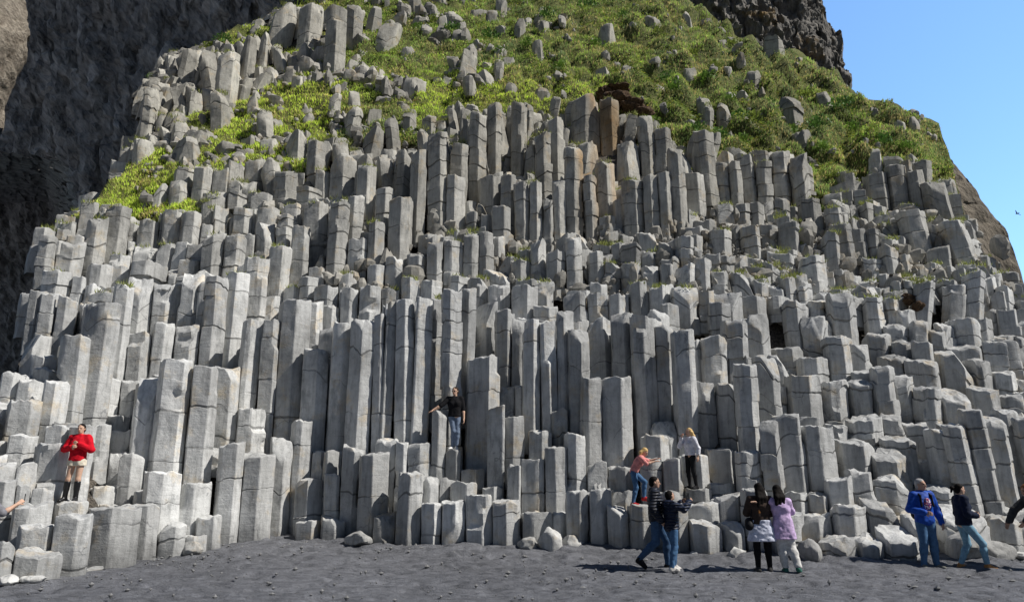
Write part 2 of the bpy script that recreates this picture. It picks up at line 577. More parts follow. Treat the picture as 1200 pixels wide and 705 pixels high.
# distance to traced
d2 = (fx[:, None] - S[None, :, 0]) ** 2 + (fy[:, None] - S[None, :, 1]) ** 2
lim = (.49 * (S[None, :, 5] + .5)) ** 2
keep = ~(d2 < lim).any(axis=1)
fx, fy, vs, us, g = fx[keep], fy[keep], vs[keep], us[keep], g[keep]
fill = []
for i in range(len(fx)):
    X, Y, v0, u0 = fx[i], fy[i], vs[i], us[i]
    n = noise(X * 1.1, Y * 1.1, 0.5, 77)
    hpx = (6 + 34 * rng.random() ** 1.6 + 14 * n) * 22 / Y
    if v0 < 260:
        hpx *= 1.1
    if u0 > 900 and v0 > 250:
        hpx = 2 + 19 * rng.random() ** 1.5
    elif 285 < v0 < 352:
        hpx = 3 + 20 * rng.random() ** 1.8
    if g[i] > .38:
        hpx = 4 + 20 * rng.random() ** 1.5
    elif v0 < 250 and u0 < 420:
        hpx = 6 + 18 * rng.random() ** 1.5
    v = v0 - max(hpx, 1)
    tr = S[:NT_]
    # line of sight at height v
    uu = CX + F * X * (CP - (CY - v) / F * SP) / Y
    hw = .45 * F / Y * .55
    fr = (tr[:, 1] < Y) & (tr[:, 1] > Y - 2.6) & (np.abs(tr[:, 2] - uu) < (tr[:, 9] - tr[:, 8]) * .5)
    if fr.any():
        vt = tr[fr, 3].min()
        if v > vt:
            v = vt + rng.uniform(1, 7)
    bh = (tr[:, 1] > Y - .12) & (tr[:, 1] < Y + 6) & (np.abs(tr[:, 2] - uu) < (tr[:, 9] - tr[:, 8]) * .5 + hw * .75)
    if bh.any():
        v = max(v, min(tr[bh, 4].max() + rng.uniform(-1, 3), v0 + 30))
    v = max(v, max(float(skyv(uu)), float(colv(uu))) + rng.uniform(0, 6))
    if v > contact_v(u0) - 1:
        v = contact_v(u0) - rng.uniform(2, 8) if rng.random() < .5 else v
        if v > contact_v(u0):
            continue
    fill.append([X, Y, uu, v, v0, .5, 2, 0, uu - 10, uu + 10])
S = np.vstack([S, np.array(fill)])
NC = len(S)
print('columns', NT_, NC)

ZT = P(S[:, 2], S[:, 3], S[:, 1])[2]
XY = S[:, :2].copy()

# voronoi by clipping
cellmap = {}
for i in range(NC):
    cellmap.setdefault((int(XY[i, 0] // 1.3), int(XY[i, 1] // 1.3)), []).append(i)


def neigh(i, r=1.9):
    cx, cy = int(XY[i, 0] // 1.3), int(XY[i, 1] // 1.3)
    o = []
    for a in (-2, -1, 0, 1, 2):
        for b in (-2, -1, 0, 1, 2):
            o += cellmap.get((cx + a, cy + b), [])
    o = [j for j in o if j != i]
    d = [(XY[j, 0] - XY[i, 0]) ** 2 + (XY[j, 1] - XY[i, 1]) ** 2 for j in o]
    return [j for dd, j in sorted(zip(d, o)) if dd < r * r][:18]


def clip(poly, ids, n, c, tagid):
    out, oid = [], []
    m = len(poly)
    for k in range(m):
        p, q = poly[k], poly[(k + 1) % m]
        dp = p[0] * n[0] + p[1] * n[1] - c
        dq = q[0] * n[0] + q[1] * n[1] - c
        if dp <= 0:
            out.append(p)
            oid.append(ids[k])
        if (dp < 0 < dq) or (dq < 0 < dp):
            t = dp / (dp - dq)
            out.append((p[0] + (q[0] - p[0]) * t, p[1] + (q[1] - p[1]) * t))
            oid.append(tagid if dp <= 0 else ids[k])
    return out, oid


def rounded(poly, ch, seg):
    """polygon -> ring of points with short chamfers at the corners"""
    pts = []
    m = len(poly)
    for k in range(m):
        a, b = np.array(poly[k]), np.array(poly[(k + 1) % m])
        L = np.linalg.norm(b - a)
        if L < 1e-4:
            continue
        c = min(ch, L * .3)
        d = (b - a) / L
        ns = max(1, int(round((L - 2 * c) / seg)))
        for t in np.linspace(0, 1, ns + 1):
            pts.append(a + d * (c + t * (L - 2 * c)))
    return np.array(pts)


def thf(u):
    return float(np.interp(u, [0, 300, 440, 900, 1200], [-84, -90, -112, -114, -110]))


def make_column(i, ring_seg, dz):
    x0, y0 = XY[i]
    kind = S[i, 6]
    vpx0 = S[i, 3]
    w = S[i, 5]
    rad = .45 * max(w, .5) if kind != 2 else .36
    a0 = rng.uniform(0, 1)
    R0 = rad * 1.42 if kind != 2 else .56
    if vpx0 < 150 and (S[i, 4] - vpx0 < 50 or kind == 2):
        R0 = rad * 1.25 if kind != 2 else .42
    # which way the faces look: wide seaward faces in the middle, turned a little to the sun on the left
    th = thf(S[i, 2]) + rng.normal(0, 6 if kind != 2 else 9)
    a0 = R(th + 30)
    poly = [(math.cos(a0 + k * math.tau / 6) * R0, math.sin(a0 + k * math.tau / 6) * R0) for k in range(6)]
    ids = [-1] * 6
    nb = neigh(i)
    Y_i = y0
    for j in nb:
        dx, dy = XY[j] - XY[i]
        d = math.hypot(dx, dy)
        wi, wj = S[i, 5], S[j, 5]
        fr = wi / (wi + wj)
        fr = min(max(fr, .38), .62)
        # neighbouring faces keep to the six directions of the local joint pattern
        thp = thf((S[i, 2] + S[j, 2]) / 2) + 7 * float(_h(np.int64(min(i, j)), np.int64(max(i, j)), np.int64(0), 5))
        an = math.degrees(math.atan2(dy, dx))
        sn = thp + 60 * round((an - thp) / 60)
        if max(Y_i, XY[j, 1]) > 30:
            sn = an + .5 * (sn - an)
        else:
            sn = an + .85 * (sn - an)
        nx_, ny_ = math.cos(R(sn)), math.sin(R(sn))
        poly, ids = clip(poly, ids, (nx_, ny_), (dx * nx_ + dy * ny_) * fr - .011, j)
        if len(poly) < 3:
            return None
    adj = [j for j in ids if j >= 0]
    # bottom: below whatever stands around it
    Z = ZT[i]
    vb = min(S[i, 4], contact_v(S[i, 2]))
    zb = P(S[i, 2], vb, S[i, 1])[2]
    lows = [ZT[j] for j in adj] + [zb]
    zbot = min(lows) - .55
    gz = float(ground_z(y0))
    if -1 in ids and S[i, 1] < Y0(S[i, 2]) + 1.2:
        zbot = gz - .4
    zbot = max(zbot, gz - .4)
    if zbot > Z - .5:
        zbot = Z - .5
    flat = (S[i, 8], S[i, 9]) in FLAT and i < NT_
    ring = rounded(poly, rng.uniform(.006, .018), ring_seg)
    N = len(ring)
    if N < 6:
        return None
    ext = float(np.abs(ring).max())
    vpx = S[i, 3]
    # top surface: tilted and chipped
    lower = vpx > 400
    if kind == 2:
        tm = .15 if vpx > 350 else .3
    else:
        tm = .09 if vpx > 200 else .2
    ta = rng.uniform(0, math.tau)
    tg = abs(rng.normal(0, tm))
    tx, ty = math.cos(ta) * tg, math.sin(ta) * tg
    if rng.random() < .55:
        ty = abs(ty)                       # leans towards the sea
    if S[i, 2] > 1000 and vpx > 380:
        ty += rng.uniform(.1, .45)
    chips = []
    for _ in range(rng.choice([0, 0, 1, 1, 2]) + (2 if vpx < 150 else 0)):
        ca = rng.uniform(0, math.tau) if rng.random() < .5 else rng.uniform(math.pi, math.tau)
        chips.append((math.cos(ca), math.sin(ca), rng.uniform(.4, .9) * ext, rng.uniform(.5, 2.0)))
    if rng.random() < .12 and Z - zbot > .9:
        ca = rng.uniform(math.pi * 1.1, math.tau * .97)
        chips.append((math.cos(ca), math.sin(ca), rng.uniform(.0, .3) * ext, rng.uniform(1.0, 2.2)))
    so = rng.uniform(0, 500)
    if flat:
        tx = ty = 0
        chips = []

    def topz(p):
        z = Z + tx * p[:, 0] + ty * p[:, 1]
        for (a, b, d0, k) in chips:
            z = z - np.maximum(0, p[:, 0] * a + p[:, 1] * b - d0) * k
        z = z + .055 * noise(p[:, 0] * 5 + so, p[:, 1] * 5, 0, 9) + .035 * noise(p[:, 0] * 14 + so, p[:, 1] * 14, 0, 10)
        return np.maximum(z, zbot + .12)

    # rings
    H = Z - zbot
    zs = list(np.arange(0, 1, 1.0 / max(3, int(H / dz))))
    joints = []
    zz = Z - rng.uniform(.25, 1.4)
    gapm = 2.0 if vpx > 330 and S[i, 2] < 820 else 1.15
    while zz > zbot + .2:
        joints.append((zz - zbot) / H)
        zz -= rng.uniform(.35, 1.7) * gapm
    blocky = S[i, 2] > 830 or vpx < 350 and rng.random() < .4
    if blocky:
        zz = Z - rng.uniform(.15, .6)
        joints = []
        while zz > zbot + .15:
            joints.append((zz - zbot) / H)
            zz -= rng.uniform(.3, 1.0)
    V = []
    jj = sorted(joints)
    sh = rng.uniform(-.008, .008, (len(jj) + 1, 2))
    shr = rng.uniform(.985, 1.005, len(jj) + 1)
    if blocky:
        sh *= 3.2
        shr = rng.uniform(.93, 1.01, len(jj) + 1)
    jw = rng.uniform(.2, 1.0, len(jj)) * (rng.random(len(jj)) < .75)
    levels = [(t, 0.0, int(np.searchsorted(jj, t))) for t in zs]
    for q, t in enumerate(jj):
        e = .012 / H
        levels += [(t - 2.2 * e, 0, q), (t - e * .6, jw[q] * (.03 if blocky else .016), q), (t + e * .6, jw[q] * (.03 if blocky else .016), q + 1), (t + 2.2 * e, 0, q + 1)]
    levels = sorted([l for l in levels if 0 <= l[0] < .985])
    tz = topz(ring)
    jt = [rng.uniform(-.06, .06, 2) for _ in range(len(jj) + 1)]
    jring = []
    for (t, ins, sg) in levels:
        p = ring * (1 - ins / ext) * shr[sg] + sh[sg]
        z = zbot + t * (tz - zbot)
        tl = jt[sg]
        z = z + (ring[:, 0] * tl[0] + ring[:, 1] * tl[1]) * min(1, 4 * t) * (1 if ins or True else 0)
        V.append(np.column_stack([p, z]))
        jring.append(1.0 if ins else 0.0)
    sg = len(jj)
    b = rng.uniform(.012, .035)
    V.append(np.column_stack([ring * shr[sg] + sh[sg], tz - b * 1.1]))
    for s, ddz in ((1 - b * .5 / ext, -.35 * b), (1 - b * 1.5 / ext, 0)):
        p = ring * s
        V.append(np.column_stack([p * shr[sg] + sh[sg], topz(p) + ddz]))
    for s in (.68, .36):
        p = ring * s
        V.append(np.column_stack([p * shr[sg] + sh[sg], topz(p)]))
    nr = len(V)
    V = np.vstack(V + [np.array([[sh[sg][0], sh[sg][1], topz(np.zeros((1, 2)))[0]]])])
    # roughen
    gx, gy, gz_ = V[:, 0] + x0, V[:, 1] + y0, V[:, 2]
    amp = .020
    r = np.hypot(V[:, 0], V[:, 1])
    wgt = np.clip(r / (ext * .6), 0, 1)
    dlow = noise(gx * 1.4 + so, gy * 1.4, gz_ * 1.0, 3) * .016 + noise(gx * 5, gy * 5, gz_ * 4, 4) * .011 + noise(gx * 13, gy * 13, gz_ * 11, 6) * .007
    rough = float(np.interp(vpx, [140, 340], [2.3, 1.0]))
    dlow = dlow * rough
    V[:, 0] += V[:, 0] / (r + 1e-6) * dlow * wgt
    V[:, 1] += V[:, 1] / (r + 1e-6) * dlow * wgt
    # rocks up in the turf are split along a few flat planes
    short = S[i, 4] - vpx < 50 or kind == 2
    if vpx < 190 and short:
        hh_ = Z - zb
        for _ in range(7):
            n_ = rng.normal(0, 1, 3)
            n_[2] = abs(n_[2]) * .7
            n_ /= np.linalg.norm(n_)
            c0 = np.array([0, 0, (Z + zb) / 2])
            dd = (V - c0) @ n_ - (ext * .62 + (hh_ * .40) * abs(n_[2])) * rng.uniform(.75, 1.05)
            V = V - np.maximum(dd, 0)[:, None] * n_
    elif rng.random() < .6 and not flat:
        for _ in range(rng.choice([1, 1, 2])):
            an_ = rng.uniform(math.pi * 1.05, math.tau * 1.02)
            n_ = np.array([math.cos(an_), math.sin(an_)])
            zc_ = Z - rng.uniform(.12, .75) * min(1.6, Z - zbot)
            up_ = (V[:, 2] > zc_) if rng.random() < .65 else (np.abs(V[:, 2] - zc_ + .2) < rng.uniform(.12, .4))
            dd = np.where(up_, np.maximum(V[:, :2] @ n_ - ext * rng.uniform(.60, .85), 0), 0)
            V[:, :2] -= dd[:, None] * n_
    # lean
    lean = S[i, 7] + (rng.normal(0, .012) if vpx > 190 or not short else rng.normal(0, .14))
    zc = (zb + Z) / 2
    V[:, 0] += lean * (V[:, 2] - zc)
    base = np.arange(nr - 1)[:, None] * N + np.arange(N)[None]
    nxt = np.arange(nr - 1)[:, None] * N + (np.arange(N)[None] + 1) % N
    quads = np.stack([base, nxt, nxt + N, base + N], -1).reshape(-1, 4)
    last = (nr - 1) * N
    tris = np.stack([last + np.arange(N), last + (np.arange(N) + 1) % N, np.full(N, nr * N)], -1)
    # colour
    u, v = S[i, 2], vpx
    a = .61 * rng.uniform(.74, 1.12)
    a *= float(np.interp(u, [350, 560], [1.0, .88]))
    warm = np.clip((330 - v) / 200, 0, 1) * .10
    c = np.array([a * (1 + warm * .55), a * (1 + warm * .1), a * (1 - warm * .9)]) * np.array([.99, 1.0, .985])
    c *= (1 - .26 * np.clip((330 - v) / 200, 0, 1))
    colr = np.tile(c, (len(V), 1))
    jm = np.zeros(len(V))
    jm[:len(jring) * N] = np.repeat(jring, N)
    colr *= (1 - .55 * jm)[:, None]
    colr *= (1 + .10 * noise(gx * 2.2 + so, gy * 2.2, gz_ * 1.1, 15))[:, None]
    if kind == 1:
        st = np.clip(.65 + .8 * noise(V[:, 0] * 3, V[:, 1] * 3, V[:, 2] * .8, 12), .15, 1)[:, None]
        colr *= 1 + st * (np.array([.72, .54, .36]) - 1)
    if abs(u - 690) < 22 and 100 < v < 220:
        st = np.clip((V[:, 0] - .05) * 4, 0, 1)[:, None] * np.clip(.6 + .6 * noise(V[:, 0] * 3, V[:, 1] * 3, V[:, 2], 12), 0, 1)[:, None]
        colr *= 1 + st * (np.array([1.1, .84, .58]) - 1)
    # colour gets darker towards the foot, near the sand
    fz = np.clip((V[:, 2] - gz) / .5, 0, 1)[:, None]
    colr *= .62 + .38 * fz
    return V, quads, tris, colr


zfront = None
data = []
for i in range(NC):
    far = S[i, 1] > 27
    r = make_column(i, .09 if not far else .14, .12 if not far else .2)
    data.append(r)

# how much of each one shows
area = np.zeros(NC)
for i in range(NC):
    if data[i] is None:
        continue
    u, vt, vb = S[i, 2], S[i, 3], S[i, 4]
    d = S[:, 1] < S[i, 1] - .1
    m = d & (np.abs(S[:, 2] - u) < 9) & (S[:, 1] > S[i, 1] - 3)
    top_front = S[m, 3].min() if m.any() else 1e9
    vis = max(0, min(vb if S[i, 6] != 2 else vt + 60, top_front, 690) - vt)
    inside = -5 < u < 1205 and vt < 690 and vb > 5
    area[i] = vis * (S[i, 9] - S[i, 8]) * inside * (1 if S[i, 6] != 2 else .6)
big = [int(k) for k in np.argsort(-area)[:297]]
bigset = set(big)
# ------------------------------------------------------------------ emit columns
LAND = []   # landmarks for labels are added before this file runs
GROUP = 'basalt columns of the beach cliff'
big.sort(key=lambda k: (round(S[k, 3] / 40), S[k, 2]))
names_for = label_columns(big)
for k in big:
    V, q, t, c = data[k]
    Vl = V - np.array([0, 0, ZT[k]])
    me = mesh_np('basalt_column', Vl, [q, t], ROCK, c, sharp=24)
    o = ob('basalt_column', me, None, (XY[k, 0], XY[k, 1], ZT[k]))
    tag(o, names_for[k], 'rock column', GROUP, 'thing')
Vs, Qs, Ts, Cs, off = [], [], [], [], 0
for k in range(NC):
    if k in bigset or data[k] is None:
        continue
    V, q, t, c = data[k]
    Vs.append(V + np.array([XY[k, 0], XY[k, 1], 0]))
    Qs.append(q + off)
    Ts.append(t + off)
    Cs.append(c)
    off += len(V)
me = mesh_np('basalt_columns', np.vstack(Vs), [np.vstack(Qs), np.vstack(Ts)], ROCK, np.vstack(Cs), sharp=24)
tag(ob('basalt_columns', me), 'mass of smaller broken grey basalt columns filling the stepped cliff between the large ones', 'rock columns', kind='stuff')
del Vs, Qs, Ts, Cs
# ------------------------------------------------------------------ setting
def grid_mesh(name, X, Y, Z, mat, col=None, sharp=None, smooth=True):
    n, m = X.shape
    V = np.column_stack([X.ravel(), Y.ravel(), Z.ravel()])
    i = np.arange(n - 1)[:, None] * m + np.arange(m - 1)[None]
    q = np.stack([i, i + 1, i + m + 1, i + m], -1).reshape(-1, 4)
    return mesh_np(name, V, [q], mat, col, sharp, smooth)


# black sand: one sheet to the horizon, dense in front of the cliff
def axis(a, b, step, far, n=14):
    core = np.arange(a, b, step)
    l = a - np.geomspace(step, far, n)[::-1]
    r = core[-1] + np.geomspace(step, far, n)
    return np.concatenate([l, core, r])


xs = axis(-15, 15, .055, 2500, 20)
ys = axis(11.5, 22.5, .055, 2500, 20)
X, Y = np.meshgrid(xs, ys)
Z = ground_z(Y)
near = np.clip(1 - np.maximum(np.abs(X) - 14, 0) / 6, 0, 1) * np.clip(1 - np.maximum(np.abs(Y - 17) - 6, 0) / 6, 0, 1)
lump = fbm(X * .8, Y * .8, 0, 41, 3) * .03 + fbm(X * 2.6, Y * 3.2, 1, 45, 3) * .018
foot = np.clip(noise(X * 3.0, Y * 3.6, 2, 49) - .2, 0, .35) * .13 + np.clip(noise(X * 6.1, Y * 7, 2, 53) - .3, 0, .4) * .10
bank = .22 * np.exp(-((Y - Y0(CX + F * X / Y * 1.04)) / 1.0) ** 2) * (.5 + .5 * noise(X * .7, 0, 0, 51))
Z = Z + (lump - foot) * near + bank * near
tag(ob('beach', grid_mesh('beach', X, Y, Z, SAND)), kind='structure')

# hillside soil
uu = np.concatenate([np.arange(-60, 1290, 5.0)])
vv = np.concatenate([np.linspace(0, 1, 150)])
UU, TT = np.meshgrid(uu, vv)
top = skyv(UU)
VV = contact_v(UU) + 6 + (top - 2 - contact_v(UU) - 6) * TT
hx, hy, hz = surf(UU, VV)
G = np.clip((grassy(UU, VV) - .35) / .3, 0, 1)
# the back of the hill falls away behind the skyline
bx, by, bz, bg = [], [], [], []
for d, dz in ((.8, -.1), (2.5, -.8), (6, -3), (12, -9), (18, -25)):
    bx.append(hx[-1] * (1 + d / 60))
    by.append(hy[-1] + d)
    bz.append(np.maximum(hz[-1] + dz, -3))
    bg.append(G[-1])
hx = np.vstack([hx] + [b[None] for b in bx])
hy = np.vstack([hy] + [b[None] for b in by])
hz = np.vstack([hz] + [b[None] for b in bz])
G2 = np.vstack([G] + [b[None] for b in bg])
c = np.repeat(G2.ravel()[:, None], 3, 1)
tag(ob('hillside', grid_mesh('hillside', hx, hy, hz, SOIL, c)), kind='structure')


# grass
def scatter(n, gmin, urange, vrange, seed):
    r = np.random.default_rng(seed)
    u = r.uniform(*urange, n)
    v = r.uniform(*vrange, n)
    g = grassy(u, v)
    k = (g > gmin + r.uniform(0, .25, n)) & (v > skyv(u) + 1)
    return u[k], v[k], g[k], r


def blades(u, v, g, r, hmin, hmax, wid, colf, lean=.5):
    n = len(u)
    X, Y, Z = surf(u, v)
    sc = (Y / 32.0) ** .6
    h = r.uniform(hmin, hmax, n) * sc
    a = r.uniform(0, math.tau, n)
    wd = wid * r.uniform(.6, 1.3, n) * sc
    dx, dy = np.cos(a), np.sin(a)
    ln = r.uniform(.1, lean, n) * h
    la = r.uniform(0, math.tau, n)
    lx, ly = np.cos(la) * ln, np.sin(la) * ln - .45 * h
    b = np.stack([X, Y, Z - .03], 1)
    V = np.stack([b + np.stack([dx * wd, dy * wd, 0 * wd], 1),
                  b - np.stack([dx * wd, dy * wd, 0 * wd], 1),
                  b + np.stack([lx * .45 - dx * wd * .8, ly * .45 - dy * wd * .8, h * .62], 1),
                  b + np.stack([lx * .45 + dx * wd * .8, ly * .45 + dy * wd * .8, h * .62], 1),
                  b + np.stack([lx * 1.1, ly * 1.1, h * .95], 1)], 1)
    c = colf(u, v, g, r, n, X, Y, Z)
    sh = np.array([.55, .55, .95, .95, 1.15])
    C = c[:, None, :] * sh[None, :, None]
    i = np.arange(n) * 5
    return V.reshape(-1, 3), np.stack([i, i + 1, i + 2, i + 3], 1), np.stack([i + 3, i + 2, i + 4], 1), C.reshape(-1, 3)


def grass_col(u, v, g, r, n, X, Y, Z):
    a = np.array([.165, .225, .042])
    b = np.array([.082, .112, .045])
    d = np.array([.26, .22, .10])
    t = np.clip(.5 + .7 * fbm(X * .7, Y * .7, Z * .7, 61, 3) + .0 * g, 0, 1)
    lawn = np.exp(-(((u - 560) / 170) ** 2 + ((v - 118) / 26) ** 2)) + (u < 400) * .8
    t = np.clip(t + .6 * lawn - .12 * (u > 640) * (v > -100), 0, 1)
    c = a * t[:, None] + b * (1 - t[:, None])
    c[:, 0] += .05 * lawn
    c[:, 1] += .035 * lawn
    dry = (r.random(n) < .14 + .12 * (u > 620) + .6 * np.clip(noise(X * .8, Y * .8, Z * .8, 67), 0, 1))[:, None]
    c = np.where(dry, d * r.uniform(.5, 1, n)[:, None], c)
    return c * r.uniform(.7, 1.3, n)[:, None] * 4.3


u, v, g, r = scatter(430000, .40, (60, 1200), (-60, 355), 5)
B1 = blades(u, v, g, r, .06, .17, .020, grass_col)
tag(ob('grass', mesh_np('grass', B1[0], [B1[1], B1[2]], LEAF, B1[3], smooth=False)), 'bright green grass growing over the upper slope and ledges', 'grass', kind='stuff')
print('blades', len(u))

# tufts on column tops high up
tu = [k for k in range(NC) if data[k] is not None and S[k, 3] < 352 and grassy(S[k, 2], S[k, 3]) > (.12 if S[k, 3] < 240 else -.02)]
r = np.random.default_rng(9)
bx, by, bz = [], [], []
for k in tu:
    if r.random() < .6:
        n = int(r.uniform(20, 90))
        a = r.uniform(0, math.tau, n)
        rr_ = np.sqrt(r.random(n)) * .26
        bx.append(XY[k, 0] + np.cos(a) * rr_ + r.uniform(-.1, .1))
        by.append(XY[k, 1] + np.sin(a) * rr_ - .1)
        bz.append(np.full(n, ZT[k] - .03))
bx, by, bz = map(np.concatenate, (bx, by, bz))
n = len(bx)
h = r.uniform(.06, .20, n)
a = r.uniform(0, math.tau, n)
wd = .016
la = r.uniform(0, math.tau, n)
V = np.stack([np.stack([bx + np.cos(a) * wd, by + np.sin(a) * wd, bz], 1), np.stack([bx - np.cos(a) * wd, by - np.sin(a) * wd, bz], 1),
              np.stack([bx + np.cos(la) * h * .6, by + np.sin(la) * h * .6 - .03, bz + h], 1)], 1).reshape(-1, 3)
c = np.repeat(np.array([.34, .38, .11])[None] * r.uniform(.6, 1.3, n)[:, None], 3, 0)
tag(ob('grass', mesh_np('grass', V, [np.arange(3 * n).reshape(-1, 3)], LEAF, c, smooth=False)), 'thin tufts of grass on the tops of the columns', 'grass', kind='stuff')


# leafy herbs: clumps of broad leaves
def herb_mesh(seed, nl, rad, hgt, col):
    r = np.random.default_rng(seed)
    V, Q, C = [], [], []
    for k in range(nl):
        a = r.uniform(0, math.tau)
        e = r.uniform(.1, 1.4)
        d = np.array([math.cos(a) * math.cos(e), math.sin(a) * math.cos(e), math.sin(e)])
        p = d * np.array([rad, rad, hgt]) * r.uniform(.45, 1.05)
        s = r.uniform(.035, .075)
        t = np.cross(d, [0, 0, 1])
        t /= np.linalg.norm(t) + 1e-6
        o = d * .6 + np.array([0, 0, .4]) + r.normal(0, .35, 3)
        o /= np.linalg.norm(o)
        n = len(V) * 1
        b = len(V)
        V += [p - o * s, p + t * s * .7 + np.array([0, 0, .01]), p + o * s * 1.1 - np.array([0, 0, .012]), p - t * s * .7 + np.array([0, 0, .01])]
        Q.append((b, b + 1, b + 2, b + 3))
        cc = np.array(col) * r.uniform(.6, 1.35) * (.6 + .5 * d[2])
        C += [cc] * 4
    # stems
    for k in range(6):
        a = r.uniform(0, math.tau)
        tip = np.array([math.cos(a) * rad * .5, math.sin(a) * rad * .5, hgt * .8])
        b = len(V)
        V += [np.array([-.006, 0, -.05]), np.array([.006, 0, -.05]), tip + np.array([.004, 0, 0]), tip - np.array([.004, 0, 0])]
        Q.append((b, b + 1, b + 2, b + 3))
        C += [np.array([.07, .11, .03])] * 4
    return mesh_np('leafy_herb', np.array(V), [np.array(Q)], HERB, np.array(C), smooth=False)


hm = [herb_mesh(1, 150, .42, .45, (.17, .29, .05)), herb_mesh(2, 110, .33, .36, (.27, .34, .07)), herb_mesh(3, 190, .55, .42, (.11, .22, .045))]
spots = [(640, 30), (660, 52), (600, 38), (620, 62), (575, 48), (700, 60), (560, 20), (850, 140), (868, 150), (840, 165), (880, 160), (1000, 165),
         (640, 15), (730, 25), (770, 50), (830, 105), (838, 90), (900, 130), (945, 120), (985, 145), (1000, 160), (1030, 178), (960, 190), (975, 215),
         (790, 115), (810, 75), (780, 100), (690, 15), (530, 45), (510, 30), (545, 90), (870, 175), (655, 90), (930, 160), (760, 150), (815, 170), (1060, 185),
         (490, 40), (180, 60), (262, 42), (245, 50), (860, 20), (720, 90), (955, 165), (610, 5), (585, 70)]
spots.sort()
_t = ['twentieth', 'thirtieth', 'fortieth', 'fiftieth', 'sixtieth', 'seventieth', 'eightieth']
ORD2 = ['first'] + ORD[1:20]
for _a, _b in (('twenty', 'thirtieth'), ('thirty', 'fortieth'), ('forty', 'fiftieth'), ('fifty', 'sixtieth'), ('sixty', 'seventieth'), ('seventy', 'eightieth')):
    ORD2 += [_a + '-' + w for w in ['first'] + ORD[1:9]] + [_b]
pid = 0
from collections import Counter
for q, (u, v) in enumerate(spots):
    if v < skyv(u) + 3:
        v = float(skyv(u)) + 6
    x, y_, z = [float(t) for t in surf(np.array([float(u)]), np.array([float(v)]))[0:3]]
    o = ob('leafy_herb', hm[q % 3], None, (x, y_ - .1, z))
    s = 1.0 + .7 * ((q * 37) % 10) / 10
    o.scale = (s, s, s)
    o.rotation_euler = (.25, 0, q * 1.3)
    kind_ = ['mid green', 'yellow green', 'dark green'][q % 3]
    size_ = 'small' if s < 1.2 else ('medium' if s < 1.45 else 'large')
    tag(o, 'PENDING', 'plant', 'leafy herbs on the grassy slope')
    o['label'] = '%s %s leafy herb clump, %s across the slope from the cave' % (size_, kind_, ORD2[q])


# low herb cover: broad leaves spread over the turf
u, v, g, r = scatter(60000, .55, (380, 1160), (-60, 300), 8)
kp = (fbm(u / 30., v / 18., 1.0, 91, 2) > .32) & (v > skyv(u) + 9)
u, v = u[kp], v[kp]
X, Y, Z = surf(u, v)
n = len(u)
sz = r.uniform(.04, .085, n)
a = r.uniform(0, math.tau, n)
hz_ = r.uniform(.05, .22, n)
tl = r.uniform(-.5, .5, n)
dx, dy = np.cos(a) * sz, np.sin(a) * sz
C0 = np.stack([X, Y - .08, Z + hz_], 1)
V = np.stack([C0 + np.stack([dx, dy, sz * tl], 1), C0 + np.stack([-dy * .7, dx * .7, 0 * dx], 1), C0 - np.stack([dx, dy, sz * tl], 1), C0 + np.stack([dy * .7, -dx * .7, 0 * dx], 1)], 1).reshape(-1, 3)
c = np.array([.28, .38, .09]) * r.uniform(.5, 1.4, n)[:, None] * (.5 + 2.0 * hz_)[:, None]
c = np.where((r.random(n) < .2)[:, None], c * np.array([1.6, 1.25, .9]), c)
tag(ob('foliage', mesh_np('foliage', V, [np.arange(4 * n).reshape(-1, 4)], HERB, np.repeat(c, 4, 0), smooth=False)), 'low leafy ground cover among the grass of the slope', 'ground cover', kind='stuff')

# rock masses behind: cave roof, left outcrop, upper cliff, right flank
def crag(name, fn, nu, nv, mat, rough, label, cat='cliff', sc=(1.2, .3), ridge=1.0, back=4.0, side=True):
    """fn(s,t)->(u,v,Y); a folded sheet with its edges carried back so that it has thickness"""
    s, t = np.meshgrid(np.linspace(0, 1, nu), np.linspace(0, 1, nv))
    u, v, Y = fn(s, t)
    X, Y, Z = P(u, v, Y)
    cx_ = np.floor(X * sc[0] + .35 * noise(X * .5, Y * .5, Z * .5, 5) * 2)
    n = noise(X * sc[0], Y * sc[0] * .4, Z * sc[1], 81) * .6 + noise(X * sc[0] * 2.3, Y, Z * sc[1] * 2.3, 83) * .35 + np.abs(noise(X * sc[0] * 4.7, Y, Z * sc[1] * 4.7, 85)) * .3
    blk = _h(np.floor(X * sc[0] * 1.6).astype(np.int64), np.floor(Z * sc[1] * 1.3 + .6 * _h(np.floor(X * sc[0] * 1.6).astype(np.int64), 0, 0, 3)).astype(np.int64), np.int64(0), 7)
    Y = Y - rough * (n + .5 * ridge * blk)
    X = X + .2 * rough * noise(X * 2, Y, Z * 2, 87)
    if side:
        A = np.stack([X, Y, Z], -1)
        def backed(e):
            return e * (1 + back / e[..., 1:2]) * np.array([1, 1, .985])
        A = np.concatenate([backed(A[:, :1]), A, backed(A[:, -1:])], 1)
        A = np.concatenate([A, backed(A[-1:])], 0)
        X, Y, Z = A[..., 0], A[..., 1], A[..., 2]
    return tag(ob(name, grid_mesh(name, X, Y, Z, mat, sharp=30)), label, cat)


CAVE = mat_cliff('cave_rock', (.09, .095, .10), (.62, .60, .57), stretch=(1.0, 1.0, .16), bs=1.3, tilt=.75)
OUT = mat_cliff('tawny_rock', (.12, .095, .07), (.42, .37, .30), stretch=(1.2, 1.2, 1.6), bs=.5)
UPC = mat_cliff('upper_rock', (.045, .043, .04), (.25, .235, .21), warm=(.30, .19, .06), stretch=(1.3, 1.3, .5), bs=.5)
FLK = mat_cliff('flank_rock', (.08, .07, .055), (.23, .195, .15), stretch=(1, 1, .6), bs=.5)


